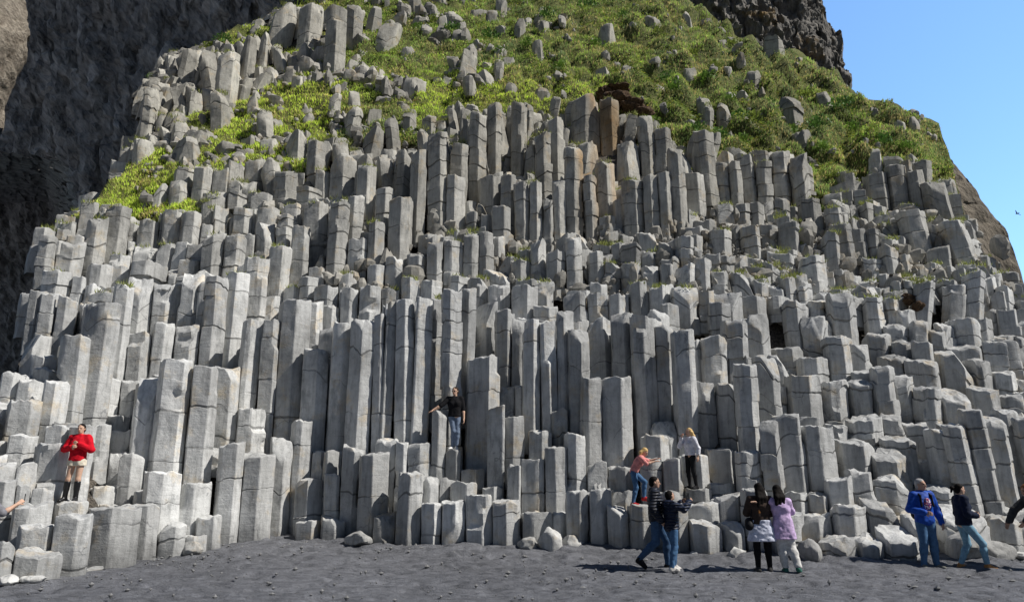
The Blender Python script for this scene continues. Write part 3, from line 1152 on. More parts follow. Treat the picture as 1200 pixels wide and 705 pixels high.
def f_cave(s, t):
    # t=0: foot of the cave (deep), t=1: far overhead and close
    u = -160 + 620 * s
    v = 640 - 760 * t
    Y = 72 - 22 * np.clip(s / .85, 0, 1) - 5 * t - 7 * np.clip((t - .5) / .5, 0, 1) * np.clip(1 - s * 1.3, 0, 1)
    Y = Y + 75 * np.clip((.60 - t) / .07, 0, 1) * np.clip((.46 - .25 * (t - .3) - s) / .05, 0, 1)
    return u, v, Y


crag('cave_wall', f_cave, 300, 300, CAVE, 1.3, 'dark shadowed rock wall and roof of the cave left of the columns', 'cave', sc=(.9, .35), back=8, ridge=.6)


def f_out(s, t):
    edge = 4 + 29 * np.clip(np.sin(np.clip((t - .1) / .8, 0, 1) * 3.1), 0, 1)
    u = -140 + (140 + edge) * s
    v = 150 - 230 * t
    Y = 27 + 4 * s ** 3 - 2 * t
    return u, v, Y


crag('rock_outcrop', f_out, 90, 110, OUT, .3, 'sunlit tawny rock outcrop at the mouth of the cave, upper left', 'rock', sc=(1.2, 1.5), back=5, ridge=.5)


def f_up(s, t):
    v = 135 - 215 * t
    ur = np.interp(v, [-80, 0, 20, 60, 105, 135], [925, 962, 974, 986, 1001, 1008])
    u = 770 + (ur - 770) * s
    Y = 52 + 4 * t - 3 * np.sin(s * 3.1)
    return u, v, Y


crag('upper_cliff', f_up, 220, 200, UPC, .9, 'dark columnar rock cliff with rusty patches rising above the grassy slope', 'cliff', sc=(1.1, .55), back=9, ridge=.8)


def f_fl(s, t):
    v = 480 - 292 * t
    ur = np.interp(v, [185, 205, 235, 268, 300, 340, 420, 500], [1112, 1129, 1149, 1177, 1191, 1203, 1232, 1262])
    u = ur - 90 + 90 * s
    Y = 30.5 + 1.5 * s + 4 * t
    return u, v, Y


crag('rock_flank', f_fl, 80, 160, FLK, .22, 'smooth brown rock flank at the right end of the cliff', 'rock', sc=(.8, .6), back=6, ridge=.4)


# boulders and clods
def blob(name, r3, seed, mat, col, amp=.22, flat=.0, n=2, planes=9):
    r = np.random.default_rng(seed)
    m = 22
    th, ph = np.meshgrid(np.linspace(0, math.tau, 2 * m, endpoint=False), np.linspace(.02, math.pi - .02, m))
    d = np.stack([np.cos(th) * np.sin(ph), np.sin(th) * np.sin(ph), np.cos(ph)], -1)
    rad = np.ones(d.shape[:2]) * 1.15
    for k in range(planes):
        nrm = r.normal(0, 1, 3)
        nrm /= np.linalg.norm(nrm)
        dd = (d * nrm).sum(-1)
        rad = np.minimum(rad, np.where(dd > .05, r.uniform(.72, .98) / np.maximum(dd, .05), 9))
    V = d * rad[..., None]
    V = V + amp * .3 * d * noise(V[..., 0] * 2.5 + seed, V[..., 1] * 2.5, V[..., 2] * 2.5, 3)[..., None] + amp * .12 * d * noise(V[..., 0] * 7 + seed, V[..., 1] * 7, V[..., 2] * 7, 4)[..., None]
    V = V * np.array(r3)
    nn, mm = V.shape[:2]
    V = V.reshape(-1, 3)
    i = np.arange(nn - 1)[:, None] * mm + np.arange(mm)[None]
    j = np.arange(nn - 1)[:, None] * mm + (np.arange(mm)[None] + 1) % mm
    q = np.stack([i, i + mm, j + mm, j], -1).reshape(-1, 4)
    V = np.vstack([V, [[0, 0, V[:mm, 2].mean()]], [[0, 0, V[-mm:, 2].mean()]]])
    k = np.arange(mm)
    t1 = np.stack([k, (k + 1) % mm, np.full(mm, nn * mm)], 1)
    t2 = np.stack([(nn - 1) * mm + (k + 1) % mm, (nn - 1) * mm + k, np.full(mm, nn * mm + 1)], 1)
    return mesh_np(name, V, [q, np.vstack([t1, t2])], mat, np.tile(np.array(col), (len(V), 1)), sharp=40)


BL = [(645, 637, 15, 14, 'pale rounded boulder on the sand at the middle of the column foot', .62),
      (618, 640, 14, 8, 'low grey wedge boulder left of the pale rounded boulder', .42),
      (671, 640, 12, 8, 'low whitish boulder right of the pale rounded boulder', .5),
      (420, 636, 17, 8, 'low pale boulder on the sand beneath the tall left-centre columns', .46),
      (40, 682, 12, 4, 'flat pale slab on the sand in the lower left corner', .6),
      (8, 684, 12, 5, 'flat pale slab at the far left edge of the sand', .6),
      (864, 650, 13, 8, 'low pale stone on the sand left of the two embracing women', .62),
      (813, 652, 6, 4, 'small white stone left of the low pale stone by the two women', .62),
      (1128, 640, 24, 20, 'smooth dark boulder between the man in blue and the woman in navy', .38),
      (1160, 648, 22, 12, 'low sloping boulder behind the boots of the woman in navy', .42),
      (1192, 656, 12, 4, 'small flat stone on the sand near the right edge', .6),
      (990, 662, 12, 4, 'small flat stone right of the two embracing women', .45),
      (948, 650, 15, 14, 'leaning grey boulder right behind the woman in lilac', .4),
      (225, 640, 10, 7, 'small pale boulder at the foot of the left columns', .45),
      (1060, 662, 8, 3, 'small flat stone left of the man in blue', .45)]
for q, (u, v, ru, rv, lb, al) in enumerate(BL):
    yy = float(Y0(u)) - .12 if ru > 5 else float(Y0(u)) - .3
    if v + rv > contact_v(u) + 6:
        yy -= .25
    k = yy / F * 1.0
    x = float(P(u, v, yy)[0])
    zz = float(ground_z(yy)) + rv * k * .55 + .03
    me = blob('boulder', (ru * k * 1.08, ru * k * .8, rv * k * 1.15), 100 + q, ROCK, (al, al, al * .97), planes=11)
    o = ob('boulder', me, None, (x, yy, zz))
    o.rotation_euler = (0, 0, q * 1.7)
    tag(o, lb, 'boulder')

# pebbles
r = np.random.default_rng(3)
PV, PQ, off = [], [], 0
ico = np.array([[0, 0, 1], [.9, 0, .4], [.28, .85, .4], [-.72, .53, .4], [-.72, -.53, .4], [.28, -.85, .4], [0, 0, -.6]])
tri = np.array([[0, 1, 2], [0, 2, 3], [0, 3, 4], [0, 4, 5], [0, 5, 1], [6, 2, 1], [6, 3, 2], [6, 4, 3], [6, 5, 4], [6, 1, 5]])
for k in range(3200):
    y_ = 12.5 + 8 * r.random()
    x = r.uniform(-12, 12)
    u = CX + F * x / y_
    if r.random() < .55:
        y_ = float(Y0(u)) + .15 - abs(r.normal(0, .35))
        u = CX + F * x / y_
    if y_ > Y0(u) + .2:
        continue
    s = .010 + .05 * r.random() ** 5
    PV.append(ico * s * r.uniform(.6, 1.4, 3) + np.array([x, y_, float(ground_z(y_)) + .01]))
    PQ.append(tri + off)
    off += 7
PEB = NT('pebble')
PEB.base((.2, .2, .2))
tag(ob('pebbles', mesh_np('pebbles', np.vstack(PV), [np.vstack(PQ)], PEB.m, smooth=False)), 'scattered small pebbles on the black sand', 'pebbles', kind='stuff')

# brown hanging turf over the ochre recess and the reddish clump in the right columns
m = NT('dry_peat')
p_ = m.coord()
m.base(m.ramp(m.noise(p_, 9, 5, .7), [(.3, (.035, .02, .012)), (.55, (.13, .08, .045)), (.8, (.26, .18, .11))]))
m.bump(m.noise(p_, 16, 4, .7), 1, .12)
PEAT = m.m


def clump(name, pts, lb, mat=PEAT, cat='turf'):
    Vs, Qs, Ts, off = [], [], [], 0
    for q, (u, v, ru, rv, dY) in enumerate(pts):
        Yc = float(Yb(u, min(v + rv, 640))) + dY
        x, y_, z = [float(t) for t in P(u, v, Yc)]
        k = Yc / F
        me = blob('tmp', (ru * k, max(ru, rv) * k, rv * k), 200 + q + int(u), mat, (1, 1, 1), amp=.9)
        vv_ = np.empty(len(me.vertices) * 3, np.float32)
        me.vertices.foreach_get('co', vv_)
        vv_ = vv_.reshape(-1, 3) + np.array([x, y_, z])
        Vs.append(vv_)
        for pl in me.polygons:
            (Qs if len(pl.vertices) == 4 else Ts).append([w + off for w in pl.vertices])
        off += len(vv_)
        bpy.data.meshes.remove(me)
    return tag(ob(name, mesh_np(name, np.vstack(Vs), [np.array(Qs), np.array(Ts)], mat, sharp=60)), lb, cat)


clump('turf_overhang', [(708, 110, 12, 7, -.9), (714, 117, 13, 8, -1.1), (728, 118, 15, 9, -1.1), (742, 125, 13, 9, -1.0), (756, 132, 13, 8, -.9), (720, 108, 20, 6, -.6)],
      'brown overhanging lip of dry turf above the orange stained hollow')
clump('turf_clod', [(1066, 352, 7, 6, -.5), (1076, 359, 6, 6, -.55), (1062, 348, 5, 4, -.5)], 'reddish brown clod of turf caught among the right columns')


# scree on the ledges
r = np.random.default_rng(17)
PV, PQ, off, PC = [], [], 0, []
for k in range(2200):
    zone = r.random()
    if zone < .35:
        u, v = r.uniform(690, 1000), r.uniform(262, 360)
    elif zone < .6:
        u, v = r.uniform(380, 900), r.uniform(285, 350)
    elif zone < .8:
        u, v = r.uniform(690, 1180), r.uniform(262, 340)
    else:
        u, v = r.uniform(150, 560), r.uniform(60, 300)
    if v < skyv(u) + 4:
        continue
    Yc = float(Yb(u, v)) + r.uniform(-.25, .35)
    x, y_, z = [float(t) for t in P(u, v, Yc)]
    s = .04 + .14 * r.random() ** 2.2
    PV.append((ico * s * r.uniform(.6, 1.5, 3)) @ np.linalg.qr(r.normal(0, 1, (3, 3)))[0] + np.array([x, y_, z]))
    PQ.append(tri + off)
    off += 7
    PC.append(np.tile(np.array([.40, .385, .35]) * r.uniform(.7, 1.1), (7, 1)))
tag(ob('scree', mesh_np('scree', np.vstack(PV), [np.vstack(PQ)], ROCK, np.vstack(PC), smooth=False)), 'loose broken stones lying on the ledges of the cliff', 'scree', kind='stuff')

r = np.random.default_rng(23)
PV, PQ, PT, PC, off = [], [], [], [], 0
m9 = 7
th9, ph9 = np.meshgrid(np.linspace(0, math.tau, 12, endpoint=False), np.linspace(.25, math.pi - .25, m9))
d9 = np.stack([np.cos(th9) * np.sin(ph9), np.sin(th9) * np.sin(ph9), np.cos(ph9)], -1).reshape(-1, 3)
i9 = np.arange(m9 - 1)[:, None] * 12 + np.arange(12)[None]
j9 = np.arange(m9 - 1)[:, None] * 12 + (np.arange(12)[None] + 1) % 12
q9 = np.stack([i9, i9 + 12, j9 + 12, j9], -1).reshape(-1, 4)
for k in range(4200):
    z_ = r.random()
    if z_ < .55:
        u, v = r.uniform(165, 560), r.uniform(0, 270)
    elif z_ < .75:
        u, v = r.uniform(520, 1100), r.uniform(-20, 215)
    else:
        u, v = r.uniform(380, 1180), r.uniform(255, 350)
    if v < skyv(u) + 3 or (z_ < .75 and fbm(u / 34., v / 17., 4.0, 29, 2) < (.12 if z_ < .55 else .22)):
        continue
    x, y_, z = [float(t) for t in surf(np.array([float(u)]), np.array([float(v)]))]
    if z_ >= .75 and r.random() < .4:
        continue
    if z_ >= .75:
        y_ -= r.uniform(.3, .9)
    s = (.10 + .36 * r.random() ** 2.0) * (1.25 if z_ < .55 and v < 130 else .75)
    rad = np.full(len(d9), 1.3)
    for _ in range(12):
        n_ = r.normal(0, 1, 3)
        n_ /= np.linalg.norm(n_)
        dd = d9 @ n_
        rad = np.minimum(rad, np.where(dd > .08, r.uniform(.45, .95) / np.maximum(dd, .08), 9))
    V = d9 * rad[:, None] * s * r.uniform(.7, 1.3, 3) * np.array([1, 1, 1.25]) + np.array([x, y_, z + s * .25])
    PV.append(V)
    PQ.append(q9 + off)
    off += len(V)
    a_ = r.uniform(.24, .42)
    PC.append(np.tile(np.array([a_ * 1.04, a_, a_ * .90]), (len(V), 1)))
tag(ob('rubble', mesh_np('rubble', np.vstack(PV), [np.vstack(PQ)], ROCK, np.vstack(PC), sharp=22)), 'jagged broken grey rock showing through the grass of the upper slope', 'rubble', kind='stuff')

# ------------------------------------------------------------------ light
w = bpy.data.worlds.new('World')
scene.world = w
w.use_nodes = True
nt = w.node_tree
bg = nt.nodes['Background']
sky = nt.nodes.new('ShaderNodeTexSky')
sky.sky_type = 'NISHITA'
sky.sun_disc = False
EL = R(47)
AZ = math.atan2(.97, -.225)      # from +Y, clockwise: to the right and towards the viewer
sky.sun_elevation = EL
sky.sun_rotation = AZ
sky.air_density = 1.0
sky.dust_density = .25
sky.ozone_density = 2.0
hs = nt.nodes.new('ShaderNodeMix')
hs.data_type = 'RGBA'
hs.blend_type = 'MULTIPLY'
hs.inputs[0].default_value = 1
hs.inputs[7].default_value = SKYTINT
nt.links.new(sky.outputs[0], hs.inputs[6])
tcw = nt.nodes.new('ShaderNodeTexCoord')
sx = nt.nodes.new('ShaderNodeSeparateXYZ')
nt.links.new(tcw.outputs['Generated'], sx.inputs[0])
mr = nt.nodes.new('ShaderNodeMapRange')
mr.interpolation_type = 'SMOOTHSTEP'
mr.inputs['From Min'].default_value = .0
mr.inputs['From Max'].default_value = .75
nt.links.new(sx.outputs['Y'], mr.inputs['Value'])
mx = nt.nodes.new('ShaderNodeMix')
mx.data_type = 'RGBA'
nt.links.new(mr.outputs[0], mx.inputs[0])
mx.inputs[6].default_value = (.24, .27, .31, 1)
mx.inputs[7].default_value = (2.0, 2.45, 2.7, 1)
nt.links.new(mx.outputs[2], hs.inputs[7])
nt.links.new(hs.outputs[2], bg.inputs[0])
bg.inputs[1].default_value = SKYSTR
sd = bpy.data.lights.new('sun', 'SUN')
sd.energy = 5.0
sd.angle = R(.53)
sd.color = (1, .955, .89)
so = bpy.data.objects.new('sun', sd)
dirv = Vector((math.sin(AZ) * math.cos(EL), math.cos(AZ) * math.cos(EL), math.sin(EL)))
so.rotation_euler = dirv.to_track_quat('Z', 'Y').to_euler()
link(so)
scene.view_settings.view_transform = 'Standard'
scene.view_settings.look = 'None'
scene.view_settings.exposure = 0
scene.view_settings.gamma = 1
# ------------------------------------------------------------------ people: bodies grown as one surface from tapered limbs
def surface_net(Fd, org, h):
    """vertices and quads of the zero level of the field"""
    s = Fd < 0
    c = s[:-1, :-1, :-1].astype(np.int8)
    acc = np.zeros(c.shape, np.int8)
    for a in (0, 1):
        for b in (0, 1):
            for d in (0, 1):
                acc += s[a:a + c.shape[0], b:b + c.shape[1], d:d + c.shape[2]]
    act = (acc > 0) & (acc < 8)
    ii = np.argwhere(act)
    idx = -np.ones(c.shape, np.int64)
    idx[tuple(ii.T)] = np.arange(len(ii))
    pos = np.zeros((len(ii), 3))
    cnt = np.zeros(len(ii))
    cor = [(a, b, d) for a in (0, 1) for b in (0, 1) for d in (0, 1)]
    for p in cor:
        for ax in range(3):
            if p[ax]:
                continue
            q = list(p)
            q[ax] = 1
            fp = Fd[ii[:, 0] + p[0], ii[:, 1] + p[1], ii[:, 2] + p[2]]
            fq = Fd[ii[:, 0] + q[0], ii[:, 1] + q[1], ii[:, 2] + q[2]]
            m = (fp < 0) != (fq < 0)
            t = np.where(m, fp / np.where(m, fp - fq, 1), 0)
            for k in range(3):
                pos[:, k] += np.where(m, p[k] + (t if k == ax else 0), 0)
            cnt += m
    V = org + (ii + pos / cnt[:, None]) * h
    quads = []
    for ax in range(3):
        o1, o2 = [k for k in range(3) if k != ax]
        sl0 = [slice(1, -1)] * 3
        sl1 = [slice(1, -1)] * 3
        sl0[ax] = slice(0, -1)
        sl1[ax] = slice(1, None)
        a, b = s[tuple(sl0)], s[tuple(sl1)]
        e = np.argwhere(a != b)
        fl = a[tuple(e.T)]
        base = e + 1
        base[:, ax] -= 1
        def at(d1, d2):
            g = base.copy()
            g[:, o1] -= d1
            g[:, o2] -= d2
            g = np.clip(g, 0, np.array(c.shape) - 1)
            return idx[tuple(g.T)]
        q = np.stack([at(0, 0), at(1, 0), at(1, 1), at(0, 1)], 1)
        flip = fl if ax != 1 else ~fl
        q = np.where(flip[:, None], q[:, ::-1], q)
        # orientation: outward
        q = q[(q >= 0).all(1)]
        quads.append(q[:, ::-1])
    return V, np.vstack(quads)


def cap(a, b, ra, rb, k=.02):
    return ('c', np.array(a, float), np.array(b, float), ra, rb, k)


def ell(c, r, k=.02, rot=None):
    return ('e', np.array(c, float), np.array(r, float), rot, None, k)


def grow(prims, h=.012, inflate=0.0, cuts=(), wrinkle=0.0, seed=0):
    lo = np.array([9., 9., 9.])
    hi = -lo
    for p in prims:
        if p[0] == 'c':
            r = max(p[3], p[4])
            lo = np.minimum(lo, np.minimum(p[1], p[2]) - r)
            hi = np.maximum(hi, np.maximum(p[1], p[2]) + r)
        else:
            r = p[2].max()
            lo = np.minimum(lo, p[1] - r)
            hi = np.maximum(hi, p[1] + r)
    lo -= inflate + 4 * h
    hi += inflate + 4 * h
    n = np.ceil((hi - lo) / h).astype(int) + 1
    Fd = np.full(n, .12)
    for p in prims:
        if p[0] == 'c':
            r = max(p[3], p[4])
            l2, h2 = np.minimum(p[1], p[2]) - r, np.maximum(p[1], p[2]) + r
        else:
            r = p[2].max()
            l2, h2 = p[1] - r, p[1] + r
        m = .06 + inflate
        i0 = np.maximum(0, np.floor((l2 - m - lo) / h).astype(int))
        i1 = np.minimum(n, np.ceil((h2 + m - lo) / h).astype(int) + 1)
        gx, gy, gz = [lo[k] + np.arange(i0[k], i1[k]) * h for k in range(3)]
        x, y, z = np.meshgrid(gx, gy, gz, indexing='ij')
        if p[0] == 'c':
            a, b = p[1], p[2]
            ba = b - a
            t = ((x - a[0]) * ba[0] + (y - a[1]) * ba[1] + (z - a[2]) * ba[2]) / max(ba @ ba, 1e-9)
            t = np.clip(t, 0, 1)
            d = np.sqrt((x - a[0] - t * ba[0]) ** 2 + (y - a[1] - t * ba[1]) ** 2 + (z - a[2] - t * ba[2]) ** 2) - (p[3] + (p[4] - p[3]) * t)
        else:
            X_, Y_, Z_ = x - p[1][0], y - p[1][1], z - p[1][2]
            if p[3] is not None:
                Rm = p[3]
                X_, Y_, Z_ = (Rm[0][0] * X_ + Rm[1][0] * Y_ + Rm[2][0] * Z_, Rm[0][1] * X_ + Rm[1][1] * Y_ + Rm[2][1] * Z_, Rm[0][2] * X_ + Rm[1][2] * Y_ + Rm[2][2] * Z_)
            rr = p[2]
            k0 = np.sqrt((X_ / rr[0]) ** 2 + (Y_ / rr[1]) ** 2 + (Z_ / rr[2]) ** 2)
            k1 = np.sqrt((X_ / rr[0] ** 2) ** 2 + (Y_ / rr[1] ** 2) ** 2 + (Z_ / rr[2] ** 2) ** 2)
            d = k0 * (k0 - 1) / np.maximum(k1, 1e-6)
        d = d - inflate
        sl = tuple(slice(i0[k], i1[k]) for k in range(3))
        f = Fd[sl]
        kk = max(p[5], 1e-4)
        hh = np.clip(.5 + .5 * (d - f) / kk, 0, 1)
        Fd[sl] = d * (1 - hh) + f * hh - kk * hh * (1 - hh)
    if wrinkle or cuts:
        gx, gy, gz = [lo[k] + np.arange(n[k]) * h for k in range(3)]
        x, y, z = np.meshgrid(gx, gy, gz, indexing='ij')
        if wrinkle:
            nb = np.abs(Fd) < .04
            w = np.zeros_like(Fd)
            w[nb] = noise(x[nb] * 9 + seed, y[nb] * 9, z[nb] * 13, 5) + .6 * noise(x[nb] * 20 + seed, y[nb] * 20, z[nb] * 24, 6)
            Fd = Fd + wrinkle * w
        for (nx, ny, nz, c) in cuts:            # keep the side where n.p < c
            Fd = np.maximum(Fd, nx * x + ny * y + nz * z - c)
    return surface_net(Fd, lo, h)


def v3(*a):
    return np.array(a, float)


BASEJ = dict(pelvis=v3(0, 0, .95), waist=v3(0, 0, 1.09), chest=v3(0, .0, 1.29), neck=v3(0, .012, 1.47), head=v3(0, -.012, 1.635),
             shL=v3(.172, .01, 1.425), elL=v3(.225, .035, 1.13), wrL=v3(.235, -.05, .89), shR=v3(-.172, .01, 1.425), elR=v3(-.225, .035, 1.13), wrR=v3(-.235, -.05, .89),
             hpL=v3(.088, 0, .92), knL=v3(.10, -.02, .50), anL=v3(.105, .02, .085), toL=v3(.125, -.13, .03),
             hpR=v3(-.088, 0, .92), knR=v3(-.10, -.02, .50), anR=v3(-.105, .02, .085), toR=v3(-.125, -.13, .03), look=v3(0, -1, 0), up=v3(0, 0, 1))


def unit(a):
    return a / (np.linalg.norm(a) + 1e-9)


def hand_prims(el, wr, curl, side, facing=None):
    d = unit(wr - el)
    ref = facing if facing is not None else v3(-side, 0, 0)      # palm normal
    nrm = unit(ref - d * (ref @ d))
    w = np.cross(d, nrm) * (1 if side > 0 else -1)               # towards the thumb or away
    if w[1] > 0:
        w = -w
    P_ = []
    palm = wr + d * .045
    for o in (-.026, -.009, .009, .026):
        P_.append(cap(wr + w * o * .6, wr + d * .085 + w * o, .015, .0125, .008))
    for q, (o, L) in enumerate(((.030, .072), (.010, .080), (-.010, .074), (-.029, .058))):
        b = wr + d * .085 + w * o
        d1 = unit(d + nrm * curl * .6)
        m = b + d1 * L * .5
        d2 = unit(d + nrm * curl * 1.8)
        P_.append(cap(b, m, .0105, .0095, .003))
        P_.append(cap(m, m + d2 * L * .5, .0095, .008, .003))
    tb = wr + d * .028 + w * .028
    tm = tb + unit(d + w * .9 + nrm * .3) * .04
    P_.append(cap(wr + d * .02 + w * .012, tm, .015, .012, .008))
    P_.append(cap(tm, tm + unit(d + w * .25 + nrm * .4) * .032, .012, .009, .004))
    return P_


def frame_from(look, up):
    f = unit(look)                      # face direction
    r = unit(np.cross(f, up))
    u = np.cross(r, f)
    return np.array([r, -f, u]).T       # columns: x (person's side), y (back), z up ; face looks to local -y


_mats = {}


def cloth(name, c, rough=.85, pattern=None, spec=.15):
    key = (name, c)
    if key in _mats:
        return _mats[key]
    m = NT(name)
    p = m.coord('Object')
    n = m.noise(p, 14, 3, .6)
    n2 = m.noise(p, 90, 2, .6)
    col = m.mix(c, m.ramp(n, [(.3, .75), (.7, 1.2)]), 1, 'MULTIPLY')
    col = m.mix(col, m.ramp(n2, [(.3, .85), (.7, 1.12)]), .7, 'MULTIPLY')
    if pattern == 'quilt':
        w = m.n('ShaderNodeTexWave', bands_direction='Z')
        w.inputs['Scale'].default_value = 5.2
        w.inputs['Distortion'].default_value = .6
        m.l(p, w.inputs['Vector'])
        m.bump(w.outputs['Fac'], .9, .03)
        col = m.mix(col, m.ramp(w.outputs['Fac'], [(0, .55), (.3, 1.0)]), .7, 'MULTIPLY')
    else:
        m.bump(m.math('ADD', n, m.math('MULTIPLY', n2, .2)), .6, .015)
    m.base(col)
    m.b.inputs['Roughness'].default_value = rough
    m.b.inputs['Specular IOR Level'].default_value = spec
    _mats[key] = m.m
    return m.m


def skin_mat(c):
    key = ('skin', c)
    if key not in _mats:
        m = NT('skin')
        p = m.coord('Object')
        m.base(m.mix(m.mix(c, m.tint(), 1, 'MULTIPLY'), m.ramp(m.noise(p, 20, 3), [(.3, .92), (.7, 1.06)]), 1, 'MULTIPLY'))
        m.b.inputs['Roughness'].default_value = .55
        m.b.inputs['Subsurface Weight'].default_value = .08
        m.b.inputs['Subsurface Radius'].default_value = (.02, .008, .004)
        _mats[key] = m.m
    return _mats[key]


class Person:
    def __init__(self, height, skin, joints=None, build=1.0, hands=(.4, .4), palm=(None, None), gender='f'):
        self.J = {k: v.copy() for k, v in BASEJ.items()}
        for k, v in (joints or {}).items():
            self.J[k] = v3(*v)
        self.s = height / 1.75
        self.skin = skin
        self.b = build
        self.hands = hands
        self.palm = palm
        self.g = gender
        self.parts = []
        self.build_body()

    def torso(self, f=1.0):
        J, b = self.J, self.b * f
        P_ = []
        sw = 1.0 if self.g == 'm' else .93
        up = unit(J['neck'] - J['pelvis'])
        side = unit(J['shL'] - J['shR'])
        hip = unit(J['hpL'] - J['hpR'])
        for q in (-1, 1):
            P_.append(cap(J['chest'] + side * .06 * q, J['waist'] + side * .045 * q, .105 * b, .092 * b, .05))
            P_.append(cap(J['waist'] + side * .045 * q, J['pelvis'] + hip * .06 * q, .092 * b, .105 * b, .05))
            P_.append(cap(J['chest'] + up * .09 + side * .05 * q, J['chest'] + side * .07 * q, .075 * b, .10 * b, .05))
        P_.append(cap(J['shL'], J['shR'], .056 * b * sw, .056 * b * sw, .05))
        P_.append(cap(J['neck'], J['chest'] + up * .05, .062 * b, .09 * b, .05))
        if self.g == 'f':
            fw = np.cross(up, side)
            fw = fw if fw[1] < 0 else -fw
            for q in (-1, 1):
                P_.append(ell(J['chest'] + side * .065 * q + fw * .075 - up * .02, (.055, .05, .055), .04))
        return P_

    def arm(self, S_, f=1.0, upto=1.0):
        J, b = self.J, self.b * f
        sh, el, wr = J['sh' + S_], J['el' + S_], J['wr' + S_]
        P_ = [cap(sh, el, .052 * b, .040 * b, .03)]
        if upto > .5:
            t = (upto - .5) * 2
            P_ += [cap(el, el + (wr - el) * min(1, .35), .041 * b, .041 * b, .02), cap(el + (wr - el) * .3, el + (wr - el) * t, .041 * b, .027 * b, .02)]
        return P_

    def leg(self, S_, f=1.0):
        J, b = self.J, self.b * f
        hp, kn, an = J['hp' + S_], J['kn' + S_], J['an' + S_]
        m = kn + (an - kn) * .3
        bk = v3(0, .012, 0)
        return [cap(hp, kn, .088 * b, .056 * b, .04), cap(kn, m + bk, .054 * b, .056 * b, .03), cap(m + bk, an, .055 * b, .036 * b, .03)]

    def foot(self, S_, f=1.0):
        J = self.J
        an, to = J['an' + S_], J['to' + S_]
        d = to - an
        heel = an - unit(v3(d[0], d[1], 0)) * .03 - v3(0, 0, .045)
        return [cap(an, heel, .036, .036, .02), cap(heel, to, .036, .030, .02), cap(an, to, .034, .026, .02)]

    def headp(self):
        J = self.J
        M = frame_from(J['look'], J['up'])
        self.M = M
        h = J['head']
        L = lambda *a: h + M @ v3(*a)
        P_ = [ell(L(0, .012, .025), (.076, .094, .092), .02, M), ell(L(0, -.012, -.035), (.060, .075, .080), .03, M), ell(L(0, -.045, -.085), (.034, .035, .03), .03, M),
              cap(J['neck'], L(0, .02, -.05), .052, .050, .02),
              cap(L(0, -.088, .005), L(0, -.104, -.026), .009, .013, .012),
              cap(L(-.03, -.078, .022), L(.03, -.078, .022), .012, .012, .012),
              cap(L(-.016, -.085, -.058), L(.016, -.085, -.058), .008, .008, .008),
              ell(L(.077, .01, -.005), (.012, .02, .03), .006, M), ell(L(-.077, .01, -.005), (.012, .02, .03), .006, M)]
        return P_

    def build_body(self):
        J = self.J
        P_ = self.torso() + self.headp()
        for q, S_ in ((1, 'L'), (-1, 'R')):
            P_ += self.arm(S_) + self.leg(S_) + self.foot(S_)
            P_ += hand_prims(J['el' + S_], J['wr' + S_], self.hands[0 if q > 0 else 1], q, self.palm[0 if q > 0 else 1])
        V, Q = grow(P_, .0075)
        # colour: lips, brows, eyes
        h = J['head']
        l = (V - h) @ self.M
        c = np.ones((len(V), 3))
        frontm = l[:, 1] < -.045
        lip = frontm & (np.abs(l[:, 0]) < .024) & (np.abs(l[:, 2] + .058) < .010)
        c[lip] = (.8, .42, .42)
        for q in (-1, 1):
            e = frontm & (((l[:, 0] - q * .031) / .016) ** 2 + ((l[:, 2] - .002) / .008) ** 2 < 1)
            c[e] = (.12, .1, .1)
            b_ = frontm & (np.abs(l[:, 0] - q * .032) < .02) & (np.abs(l[:, 2] - .024) < .005)
            c[b_] = (.3, .22, .18)
        self.parts.append(('person', V, Q, skin_mat(self.skin), c))

    def add(self, name, prims, mat, h=.011, inflate=0.0, cuts=(), wrinkle=0.0, colf=None):
        V, Q = grow(prims, h, inflate, cuts, wrinkle, seed=len(self.parts) * 3.7)
        self.parts.append((name, V, Q, mat, None))

    def H(self, *a):
        return self.J['head'] + self.M @ v3(*a)

    def hair(self, mat, style, length=.0):
        M, H = self.M, self.H
        P_ = [ell(H(0, .022, .038), (.086, .098, .088), .01, M), ell(H(0, .05, -.01), (.080, .066, .085), .02, M)]
        cuts = []
        f = self.M @ v3(0, -1, 0)
        if style in ('long', 'curly'):
            for q in (-1, 0, 1):
                a = H(.05 * q, .055, -.02)
                e = a + v3(0, 0, -length) + (self.M @ v3(.03 * q, .02, 0)) + v3(0, .045 if f[1] < 0 else 0, 0) * (1 if abs(f[1]) > .7 else 0)
                P_.append(cap(a, (a + e) / 2 + self.M @ v3(0, .025, 0), .055, .055, .03))
                P_.append(cap((a + e) / 2 + self.M @ v3(0, .025, 0), e, .055, .035, .03))
        if style == 'bun':
            P_.append(ell(H(0, .115, .03), (.035, .035, .035), .01, M))
        if style == 'pony':
            P_.append(cap(H(0, .11, .03), H(0, .17, .015), .026, .038, .01))
            P_.append(cap(H(0, .17, .015), H(0, .19, -.07), .038, .022, .02))
        # keep the face free
        n_ = f
        up = self.M @ v3(0, 0, 1)
        cut_n = unit(f * .8 - up * .6)
        c = float(cut_n @ self.H(0, -.055, .052))
        if style in ('long', 'curly', 'short', 'bun', 'pony', 'crop'):
            cuts.append((*cut_n, c))
        self.add('hair', P_, mat, .009, 0, (), .012 if style == 'curly' else .006)
        V = self.parts[-1][1]
        # push the part of the hair in front of the hairline back inside the head
        l = (V - self.J['head']) @ self.M
        fm = (l[:, 1] < -.02) & (l[:, 2] < .055) & (l[:, 2] > -.16)
        l[fm, 1] = np.maximum(l[fm, 1], -.02)
        V2 = l @ self.M.T + self.J['head']
        self.parts[-1] = ('hair', V2, self.parts[-1][2], self.parts[-1][3], None)

